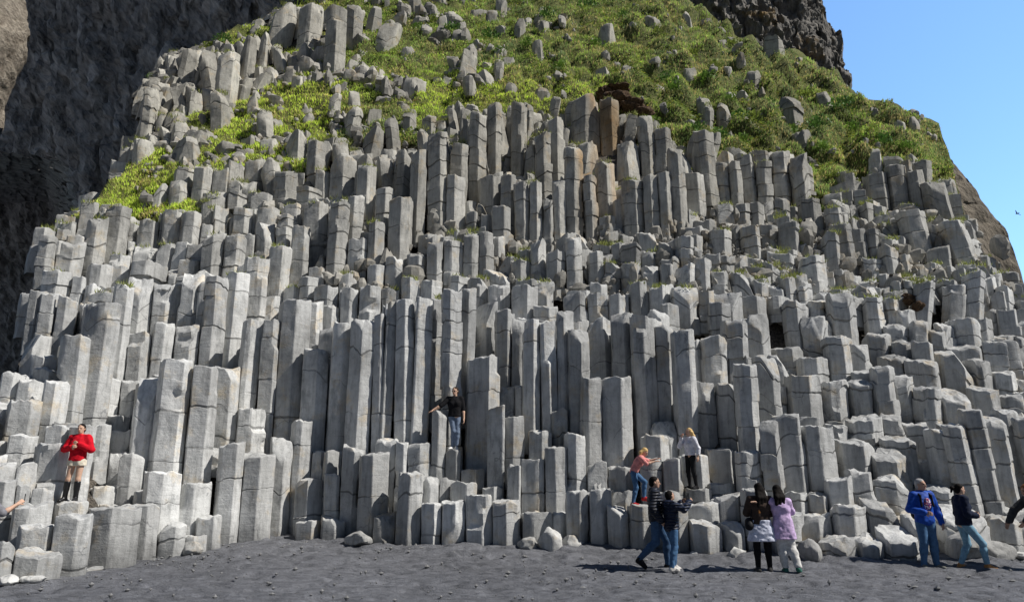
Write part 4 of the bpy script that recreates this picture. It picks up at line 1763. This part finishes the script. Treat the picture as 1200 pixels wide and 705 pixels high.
    def emit(self, loc, rz, label, part_labels=None):
        root = None
        for k, (name, V, Q, mat, c) in enumerate(self.parts):
            me = mesh_np(name, V * self.s, [Q], mat, c)
            if k == 0:
                root = ob('person', me, None, loc)
                root.rotation_euler = (0, 0, rz)
                tag(root, label, 'person', 'people visiting the columns', 'thing')
            else:
                o = ob(name, me, root)
                if part_labels and name in part_labels:
                    o['label'] = part_labels[name]
        return root


def box_part(root, name, c, size, mat, rot=None, bev=.004):
    V = np.array([[x, y, z] for x in (-.5, .5) for y in (-.5, .5) for z in (-.5, .5)]) * np.array(size)
    if rot is not None:
        V = V @ rot.T
    V = V + np.array(c)
    Q = np.array([[0, 1, 3, 2], [4, 6, 7, 5], [0, 4, 5, 1], [2, 3, 7, 6], [0, 2, 6, 4], [1, 5, 7, 3]])
    o = ob(name, mesh_np(name, V, [Q], mat, smooth=False), root)
    return o


def shoes(p, mat, sole=None, hi=0.0, name='shoe'):
    for S_ in ('L', 'R'):
        pr = p.foot(S_)
        J = p.J
        an, kn = J['an' + S_], J['kn' + S_]
        if hi:
            pr.append(cap(an, an + (kn - an) * hi, .040, .050 if hi > .6 else .042, .02))
            if hi > .6:
                pr.append(cap(an + (kn - an) * .5, an + (kn - an) * hi, .052, .054, .02))
            z = 9
        else:
            z = an[2] + .03
        p.add(name, pr, mat, .009, .012, ((0, 0, 1, z), (0, 0, -1, .004 - 0 if min(J['to' + S_][2], an[2]) < .12 else 9)), .002)


SK1 = (.62, .40, .29)
SK2 = (.50, .31, .22)
BLACKH = cloth('black_hair', (.009, .007, .006), .75, None, .12)
BROWNH = cloth('brown_hair', (.035, .020, .012), .7, None, .15)
BLONDE = cloth('blonde_hair', (.62, .42, .17), .55, None, .3)
GREYH = cloth('grey_hair', (.42, .41, .40), .7)
JEANS = cloth('blue_denim', (.07, .15, .28))
LJEANS = cloth('light_denim', (.20, .36, .48))
DJEANS = cloth('dark_denim', (.05, .10, .19))


def spot(L, Rr):
    for i in range(NT_):
        if S[i, 8] == L and S[i, 9] == Rr:
            return i
    raise KeyError((L, Rr))


def on_col(L, Rr, u=None, dy=-.02, dz=0):
    i = spot(L, Rr)
    y_ = XY[i, 1] + dy
    x = XY[i, 0] if u is None else (u - CX) / F * (y_ * CP + ZT[i] * SP)
    return (float(x), float(y_), float(ZT[i]) + dz)


def on_sand(u, Y, dz=0.0):
    z = float(ground_z(Y)) + .0
    x = (u - CX) / F * (Y * CP + z * SP)
    return (float(x), float(Y), z + dz)


# 1 woman in the red hoodie
p = Person(1.64, SK1, dict(elL=(.29, -.03, 1.16), wrL=(.085, -.17, 1.27), elR=(-.31, -.02, 1.17), wrR=(-.085, -.19, 1.21),
                           knL=(.085, -.03, .50), anL=(.06, .02, .09), toL=(.09, -.12, .03), knR=(-.13, -.03, .50), anR=(-.18, .02, .09), toR=(-.22, -.12, .03),
                           look=(.05, -1, -.05)), hands=(1.2, 1.2), palm=(v3(0, 1, 0), v3(0, 1, 0)))
RED = cloth('red_fleece', (.62, .008, .022))
p.add('hoodie', p.torso(1.0) + p.arm('L', 1.15) + p.arm('R', 1.15) + [ell(p.J['neck'] + v3(0, .03, -.01), (.10, .085, .055), .03)], RED, .011, .028, ((0, 0, -1, -.90), (0, 0, 1, 1.52)), .010)
p.add('shorts', p.torso(1.0)[2:4] + [cap(p.J['hp' + s], p.J['hp' + s] * .7 + p.J['kn' + s] * .3, .095, .09, .03) for s in 'LR'] + p.torso()[:2], cloth('cream_lace', (.75, .68, .55)), .011, .022, ((0, 0, -1, -.80), (0, 0, 1, .97)), .008)
shoes(p, cloth('black_leather', (.012, .011, .012), .35, None, .5), hi=.82, name='boot')
p.hair(BLACKH, 'bun')
p.emit(on_col(70, 102, 84), .05, 'woman in a bright red hoodie, pale shorts and tall black boots standing on a ledge')

# 2 woman in the black shirt, half way up
p = Person(1.68, SK1, dict(elR=(-.38, -.10, 1.22), wrR=(-.58, -.16, 1.10), elL=(.235, .03, 1.13), wrL=(.26, -.03, .88),
                           knL=(.085, -.03, .50), anL=(.06, .02, .09), toL=(.08, -.13, .03), knR=(-.02, -.05, .52), anR=(-.05, .06, .10), toR=(-.12, -.07, .04),
                           hpL=(.08, 0, .92), hpR=(-.08, 0, .92), look=(-.45, -1, -.1)), hands=(.5, .1), palm=(None, v3(0, 0, -1)))
p.add('shirt', p.torso(1.0) + p.arm('L', 1.15, .5)[:1] + p.arm('R', 1.15, .5)[:1], cloth('black_cotton', (.010, .010, .012)), .011, .020,
      ((0, 0, -1, -.92), (0, 0, 1, 1.50)), .006)
p.add('leggings', p.torso()[2:4] + p.leg('L') + p.leg('R') + p.torso()[:2], cloth('grey_blue_knit', (.17, .22, .31)), .010, .010, ((0, 0, 1, 1.0), (0, 0, -1, -.11)), .002)
shoes(p, cloth('white_canvas', (.75, .75, .74)))
p.hair(BROWNH, 'bun')
H = p.H
p.add('sunglasses', [cap(H(-.05, -.088, .002), H(.05, -.088, .002), .006, .006, .004), ell(H(.031, -.092, -.003), (.024, .012, .017), .002, p.M), ell(H(-.031, -.092, -.003), (.024, .012, .017), .002, p.M),
                     cap(H(.055, -.085, .002), H(.078, .01, .004), .004, .004, .002), cap(H(-.055, -.085, .002), H(-.078, .01, .004), .004, .004, .002)], cloth('dark_lens', (.01, .008, .008), .2, None, .6), .006)
p.emit(on_col(521, 541, 532), 0, 'woman in a black T-shirt and sunglasses standing high up among the columns, one arm out')

# 3 child climbing in the pink shirt
p = Person(1.46, SK1, dict(pelvis=(0, 0, .92), waist=(0, -.05, 1.05), chest=(0, -.15, 1.22), neck=(0, -.24, 1.36), head=(0, -.33, 1.49), shL=(.15, -.22, 1.32), shR=(-.15, -.22, 1.32),
                           elL=(.20, -.42, 1.24), wrL=(.16, -.62, 1.30), elR=(-.22, -.38, 1.16), wrR=(-.14, -.60, 1.22),
                           knL=(.11, -.30, .66), anL=(.11, -.26, .25), toL=(.12, -.40, .17), knR=(-.09, -.06, .50), anR=(-.09, .04, .09), toR=(-.10, -.11, .03),
                           look=(0, -1, -.75), up=(0, -.5, 1)), hands=(.6, .6), palm=(v3(0, 0, -1), v3(0, 0, -1)), build=.93)
p.add('shirt', p.torso(1.0) + p.arm('L', 1.12, .5)[:1] + p.arm('R', 1.12, .5)[:1], cloth('pink_cotton', (.78, .30, .28)), .011, .022, ((0, 0, -1, -.93),), .006)
p.add('jeans', p.torso()[2:4] + p.leg('L') + p.leg('R'), JEANS, .010, .016, ((0, .35, 1, 1.03), (0, 0, -1, -.10)), .005)
shoes(p, cloth('red_canvas', (.42, .03, .035)))
p.hair(BLONDE, 'long', .10)
p.emit(on_col(736, 763, 744), R(78), 'child in a pink shirt and blue jeans bending forward to climb the rocks')

# 4 blonde girl in white
p = Person(1.47, SK1, dict(elR=(-.26, -.16, 1.22), wrR=(-.09, -.22, 1.45), elL=(.25, .10, 1.15), wrL=(.27, .06, .92),
                           look=(-.1, -1, -.05), knL=(.09, .02, .50), anL=(.08, .10, .09), toL=(.09, -.03, .03)), hands=(.5, .9), palm=(None, v3(0, 1, 0)), build=.93)
p.add('blouse', p.torso() + p.arm('L', 1.15) + p.arm('R', 1.15), cloth('white_cotton', (.74, .74, .80)), .011, .020, ((0, 0, -1, -.96), (0, 0, 1, 1.50)), .007)
p.add('trousers', p.torso()[2:4] + p.leg('L', 1.02) + p.leg('R', 1.02) + p.torso()[:2], cloth('black_cotton_trousers', (.016, .016, .018)), .010, .012, ((0, 0, 1, 1.0), (0, 0, -1, -.08)), .004)
shoes(p, cloth('black_canvas', (.02, .02, .022)))
p.hair(BLONDE, 'curly', .24)
p.emit(on_col(801, 832, 811), R(-62), 'blonde girl in a white blouse and black trousers with her hand to her face')

# 5 man in the dark quilted jacket, walking
p = Person(1.84, SK2, dict(elL=(.25, -.05, 1.14), wrL=(.16, -.28, 1.06), elR=(-.26, .06, 1.14), wrR=(-.25, -.10, .92),
                           knR=(-.10, .02, .50), anR=(-.11, .34, .20), toR=(-.12, .24, .05), knL=(.10, -.20, .52), anL=(.11, -.20, .09), toL=(.12, -.36, .03),
                           look=(.1, -1, -.05)), gender='m', hands=(.8, .5))
DQ = cloth('dark_quilted_nylon', (.016, .019, .032), .5, 'quilt', .35)
p.add('jacket', p.torso(1.05) + p.arm('L', 1.3) + p.arm('R', 1.3) + [cap(p.J['neck'] - v3(0, 0, .01), p.J['neck'] + v3(0, 0, .03), .07, .065, .02)], DQ, .011, .030, ((0, 0, -1, -.84), (0, 0, 1, 1.54)), .009)
p.add('jeans', p.torso()[2:4] + p.leg('L', 1.03) + p.leg('R', 1.03), DJEANS, .010, .018, ((0, 0, 1, 1.0), (0, 0, -1, -.07)), .006)
shoes(p, cloth('black_canvas', (.02, .02, .022)))
p.hair(BLACKH, 'crop')
p.emit(on_sand(771, 16.55), R(80), 'tall dark-haired man in a dark quilted jacket walking behind the youth with the phone')

# 6 youth with raised phone
p = Person(1.57, SK2, dict(elR=(-.30, -.16, 1.34), wrR=(-.22, -.38, 1.50), elL=(.28, -.18, 1.28), wrL=(.17, -.40, 1.48), elR_=(0, 0, 0),
                           knR=(-.10, .0, .50), anR=(-.11, .10, .09), toR=(-.12, -.05, .03), knL=(.10, -.14, .52), anL=(.11, -.10, .12), toL=(.12, -.25, .03),
                           look=(.1, -1, .35)), gender='m', hands=(.9, .9), palm=(v3(-1, 0, 0), v3(1, 0, 0)), build=.96)
NV = cloth('navy_quilted_nylon', (.010, .016, .040), .45, 'quilt', .4)
p.add('jacket', p.torso(1.05) + p.arm('L', 1.3) + p.arm('R', 1.3) + [ell(p.J['neck'] + v3(0, .07, -.02), (.10, .07, .07), .03)], NV, .011, .030, ((0, 0, -1, -.80), (0, 0, 1, 1.56)), .009)
p.add('jeans', p.torso()[2:4] + p.leg('L', 1.03) + p.leg('R', 1.03), JEANS, .010, .018, ((0, 0, 1, 1.0), (0, 0, -1, -.07)), .006)
shoes(p, cloth('white_trainers', (.62, .60, .57)))
p.hair(BLACKH, 'crop')
pr = p.emit(on_sand(789, 16.25), R(112), 'youth in a navy quilted jacket and jeans holding a phone up in both hands')
PHONE = cloth('black_phone', (.01, .01, .012), .25, None, .5)


def phone(person, local, rz, label, tilt=0.0, scale=1.0):
    m_ = person.matrix_basis if False else None
    rzp = person.rotation_euler.z
    x = local[0] * math.cos(rzp) - local[1] * math.sin(rzp) + person.location.x
    y_ = local[0] * math.sin(rzp) + local[1] * math.cos(rzp) + person.location.y
    z = local[2] + person.location.z
    root = empty('phone', (x, y_, z), rzp + rz)
    b = box_part(root, 'phone_body', (0, 0, 0), (.078, .009, .155), PHONE)
    SCR = cloth('phone_screen', (.05, .06, .07), .1, None, .8)
    box_part(root, 'screen', (0, .0060, 0), (.070, .002, .145), SCR)
    box_part(root, 'camera_lens', (.022, -.0065, .055), (.022, .003, .026), SCR)
    root.rotation_euler.x = tilt
    tag(root, label, 'phone', None, 'thing')


phone(pr, (-.02 * .9, -.47 * .9, 1.60 * .9), 0, 'black phone held up in the hands of the youth in the navy jacket', .15)

# 7 woman in the white skirt, from behind
p = Person(1.72, SK1, dict(elL=(.25, -.10, 1.16), wrL=(.12, -.24, 1.16), elR=(-.24, -.10, 1.15), wrR=(-.10, -.22, 1.10), knL=(.11, -.02, .50), anL=(.12, .02, .085), toL=(.14, -.13, .03),
                           knR=(-.10, -.02, .50), anR=(-.11, .02, .085), toR=(-.13, -.13, .03), look=(.25, -1, -.1)), build=1.04, hands=(.7, .7))
p.add('jacket', p.torso(1.03) + p.arm('L', 1.22) + p.arm('R', 1.22), cloth('dark_brown_wool', (.055, .038, .03)), .011, .026, ((0, 0, -1, -.93), (0, 0, 1, 1.50)), .008)
p.add('skirt', [cap((q * .07, .0, 1.0), (q * .13, .0, .58), .12, .155, .06) for q in (-1, 0, 1)], cloth('white_pleated_cotton', (.66, .69, .82)), .011, .012, ((0, 0, -1, -.60), (0, 0, 1, 1.02)), .016)
p.add('leggings', p.leg('L') + p.leg('R'), cloth('black_knit', (.012, .012, .013)), .010, .010, ((0, 0, 1, .9), (0, 0, -1, -.08)), .002)
shoes(p, cloth('dark_trainers', (.05, .05, .05)))
p.hair(BLACKH, 'long', .34)
p.add('hair_ends', [cap((.04, .10, 1.32), (.045, .11, 1.16), .035, .028, .02)], cloth('orange_hair_ends', (.42, .17, .05), .6), .010, .004)
p.add('shoulder_bag', [cap((.24, .02, .98), (.25, .07, .90), .085, .09, .02), cap((.22, .04, 1.0), (.14, .10, 1.45), .012, .012, .01)], cloth('black_nylon', (.012, .012, .014), .6), .011)
p.emit(on_sand(896, 16.05), R(176), 'woman in a brown jacket, white skirt and black leggings seen from behind')

# 8 woman in lilac, arm round her friend
p = Person(1.68, SK1, dict(elL=(.34, -.02, 1.36), wrL=(.52, .10, 1.40), elR=(-.24, -.14, 1.2), wrR=(-.10, -.26, 1.26),
                           chest=(.03, 0, 1.29), neck=(.055, .01, 1.47), head=(.075, -.012, 1.635), shL=(.21, .01, 1.42), shR=(-.13, .01, 1.40),
                           knR=(-.13, .0, .50), anR=(-.20, .16, .13), toR=(-.26, .04, .03), knL=(.05, -.02, .50), anL=(.02, .02, .085), toL=(.02, -.13, .03), look=(.3, -1, -.15)), hands=(.3, .7), palm=(v3(0, 0, -1), None))
LIL = cloth('lilac_cotton', (.60, .45, .70))
p.add('tunic', p.torso(1.02) + p.arm('R', 1.2) + p.arm('L', 1.2, .7) + [cap((q * .07, .0, 1.0), (q * .10 - .01, .0, .66), .105, .125, .06) for q in (-1, 0, 1)], LIL, .011, .022, ((0, 0, -1, -.66), (0, 0, 1, 1.50)), .010)
p.add('trousers', p.leg('L', 1.15) + p.leg('R', 1.15), cloth('white_loose_cotton', (.66, .65, .63)), .010, .026, ((0, 0, 1, .92), (0, 0, -1, -.10)), .010)
shoes(p, cloth('green_trainers', (.05, .17, .13)))
p.hair(BLACKH, 'long', .26)
p.emit(on_sand(922, 16.0), R(176), 'woman in a long lilac top and white trousers with an arm round her friend')

# 9 man in the blue jacket
p = Person(1.80, SK2, dict(elR=(-.29, .0, 1.15), wrR=(-.12, -.21, 1.10), elL=(.29, .02, 1.14), wrL=(.31, -.06, .90), knL=(.11, -.02, .50), anL=(.15, .02, .085), toL=(.22, -.12, .03),
                           knR=(-.09, -.02, .50), anR=(-.12, .02, .085), toR=(-.18, -.12, .03), look=(.55, -1, .0)), gender='m', build=1.08, hands=(.5, .9), palm=(None, v3(0, 1, 0)))
p.add('jacket', p.torso(1.0) + p.arm('L', 1.15) + p.arm('R', 1.15) + [ell(p.J['neck'] + v3(0, .06, -.01), (.11, .075, .05), .03)], cloth('royal_blue_nylon', (.010, .07, .40), .6, None, .2), .011, .024, ((0, 0, -1, -.84), (0, 0, 1, 1.53)), .010)
p.add('jeans', p.torso()[2:4] + p.leg('L', 1.0) + p.leg('R', 1.0), JEANS, .010, .018, ((0, 0, 1, 1.0), (0, 0, -1, -.07)), .006)
shoes(p, cloth('grey_trainers', (.20, .20, .18)))
p.hair(GREYH, 'crop')
STR = cloth('black_webbing', (.012, .012, .014))
for q in (-1, 1):
    p.add('backpack_strap', [cap((q * .115, -.125, 1.42), (q * .125, -.155, 1.22), .018, .016, .01), cap((q * .115, -.125, 1.42), (q * .115, .02, 1.50), .018, .018, .01)], STR, .009, .004)
p.add('backpack', [cap((0, .20, 1.38), (0, .21, 1.06), .11, .12, .03)], STR, .012, .01)
mg = NT('chest_print')
p_ = mg.coord('Object')
mg.base(mg.ramp(mg.noise(p_, 34, 1, .4), [(.42, (.7, .7, .74)), (.5, (.5, .04, .05)), (.6, (.03, .05, .2))]))
p.add('shirt_print', [ell((.0, -.148, 1.26), (.075, .035, .12), .01)], mg.m, .009, .0, (), .003)
pr = p.emit(on_sand(1091, 16.45), .10, 'grey-haired man in a bright blue jacket and jeans facing the sea')

# 10 woman in navy with tan boots
p = Person(1.70, SK1, dict(elL=(.24, .0, 1.14), wrL=(.12, -.24, 1.14), elR=(-.24, .02, 1.13), wrR=(-.12, -.22, 1.10), knL=(.09, -.06, .50), anL=(.09, .14, .09), toL=(.11, -.01, .03),
                           knR=(-.09, -.28, .53), anR=(-.09, -.32, .10), toR=(-.10, -.48, .03), look=(.1, -1, -.1)), hands=(.8, .8))
p.add('jacket', p.torso(1.04) + p.arm('L', 1.22) + p.arm('R', 1.22) + [cap(p.J['neck'] - v3(0, 0, .02), p.J['neck'] + v3(0, 0, .02), .066, .062, .02)], cloth('navy_fleece', (.012, .018, .040)), .011, .026, ((0, 0, -1, -.90), (0, 0, 1, 1.53)), .008)
p.add('jeans', p.torso()[2:4] + p.leg('L') + p.leg('R'), LJEANS, .010, .014, ((0, 0, 1, 1.0), (0, 0, -1, -.10)), .005)
shoes(p, cloth('tan_leather', (.50, .24, .09)), hi=.22, name='boot')
p.hair(BLACKH, 'pony')
p.emit(on_sand(1137, 16.4), R(86), 'dark-haired woman in a navy jacket, light jeans and tan boots facing right')

# 11 man at the right edge leaning on the rock
p = Person(1.78, SK2, dict(pelvis=(0, .12, .93), waist=(0, .04, 1.06), chest=(0, -.06, 1.24), neck=(0, -.14, 1.40), head=(0, -.20, 1.55), shL=(.17, -.12, 1.36), shR=(-.17, -.12, 1.36),
                           elR=(-.22, -.36, 1.16), wrR=(-.20, -.52, .92), elL=(.24, -.30, 1.12), wrL=(.2, -.45, .95), look=(0, -1, -.3)), gender='m', hands=(.3, .3))
p.add('sweater', p.torso(1.05) + p.arm('L', 1.25) + p.arm('R', 1.25), cloth('dark_grey_wool', (.055, .055, .055)), .011, .026, ((0, 0, -1, -.90),), .008)
p.add('jeans', p.torso()[2:4] + p.leg('L') + p.leg('R'), DJEANS, .010, .016, ((0, 0, 1, 1.0), (0, 0, -1, -.07)), .006)
shoes(p, cloth('grey_trainers', (.20, .20, .18)))
p.hair(cloth('ginger_hair', (.30, .13, .05), .6), 'crop')
p.emit(on_sand(1229, 16.2), R(-88), 'ginger-haired man in a dark sweater cut off by the right edge')

# 12 photographer at the left edge
p = Person(1.70, SK1, dict(elR=(-.26, -.24, 1.26), wrR=(-.14, -.44, 1.42), elL=(.27, -.24, 1.26), wrL=(.13, -.44, 1.42), look=(0, -1, 0)), hands=(.9, .9), palm=(v3(-1, 0, 0), v3(1, 0, 0)))
p.add('shirt', p.torso(1.04) + p.arm('L', 1.22, .5)[:1] + p.arm('R', 1.22, .5)[:1], cloth('grey_cotton', (.2, .2, .22)), .011, .022, ((0, 0, -1, -.90), (0, 0, 1, 1.50)), .008)
p.add('jeans', p.torso()[2:4] + p.leg('L') + p.leg('R'), DJEANS, .010, .016, ((0, 0, 1, 1.0), (0, 0, -1, -.07)), .006)
shoes(p, cloth('grey_trainers', (.20, .20, .18)))
p.hair(BROWNH, 'long', .2)
pr = p.emit(on_sand(-27, 14.2), R(118), 'photographer with bare forearms cut off by the left edge')
phone(pr, (0, -.52, 1.48), 0, 'black phone held up at the left edge of the photo', .0)

# the seabird beside the right flank
BV, BQ = [], []
m_ = cloth('bird_feathers', (.05, .05, .055))
bx_ = P(1193, 250, 60)
V, Q = grow([cap((0, 0, 0), (.22, 0, .0), .05, .03, .03), cap((-.06, 0, .01), (-.16, 0, .02), .04, .012, .02)], .012)
bird = ob('seabird', mesh_np('seabird', V * .8, [Q], m_), None, bx_)
tag(bird, 'small dark seabird gliding in the sky beside the right cliff edge', 'bird')
for q in (-1, 1):
    n_ = 10
    t = np.linspace(0, 1, n_)
    zt = np.sin(t * 2.2) * .10
    V = np.vstack([np.column_stack([.06 - t * t * .10 - .05 * (1 - t) - 0 * t, q * t * .55, zt]), np.column_stack([.06 - t * t * .05 + .10 * (1 - t), q * t * .55, zt + .004])])
    i = np.arange(n_ - 1)
    o = ob('wing', mesh_np('wing', V * .8, [np.stack([i, i + 1, i + 1 + n_, i + n_], 1)], m_), bird)
bird.rotation_euler = (.3, .1, 2.2)
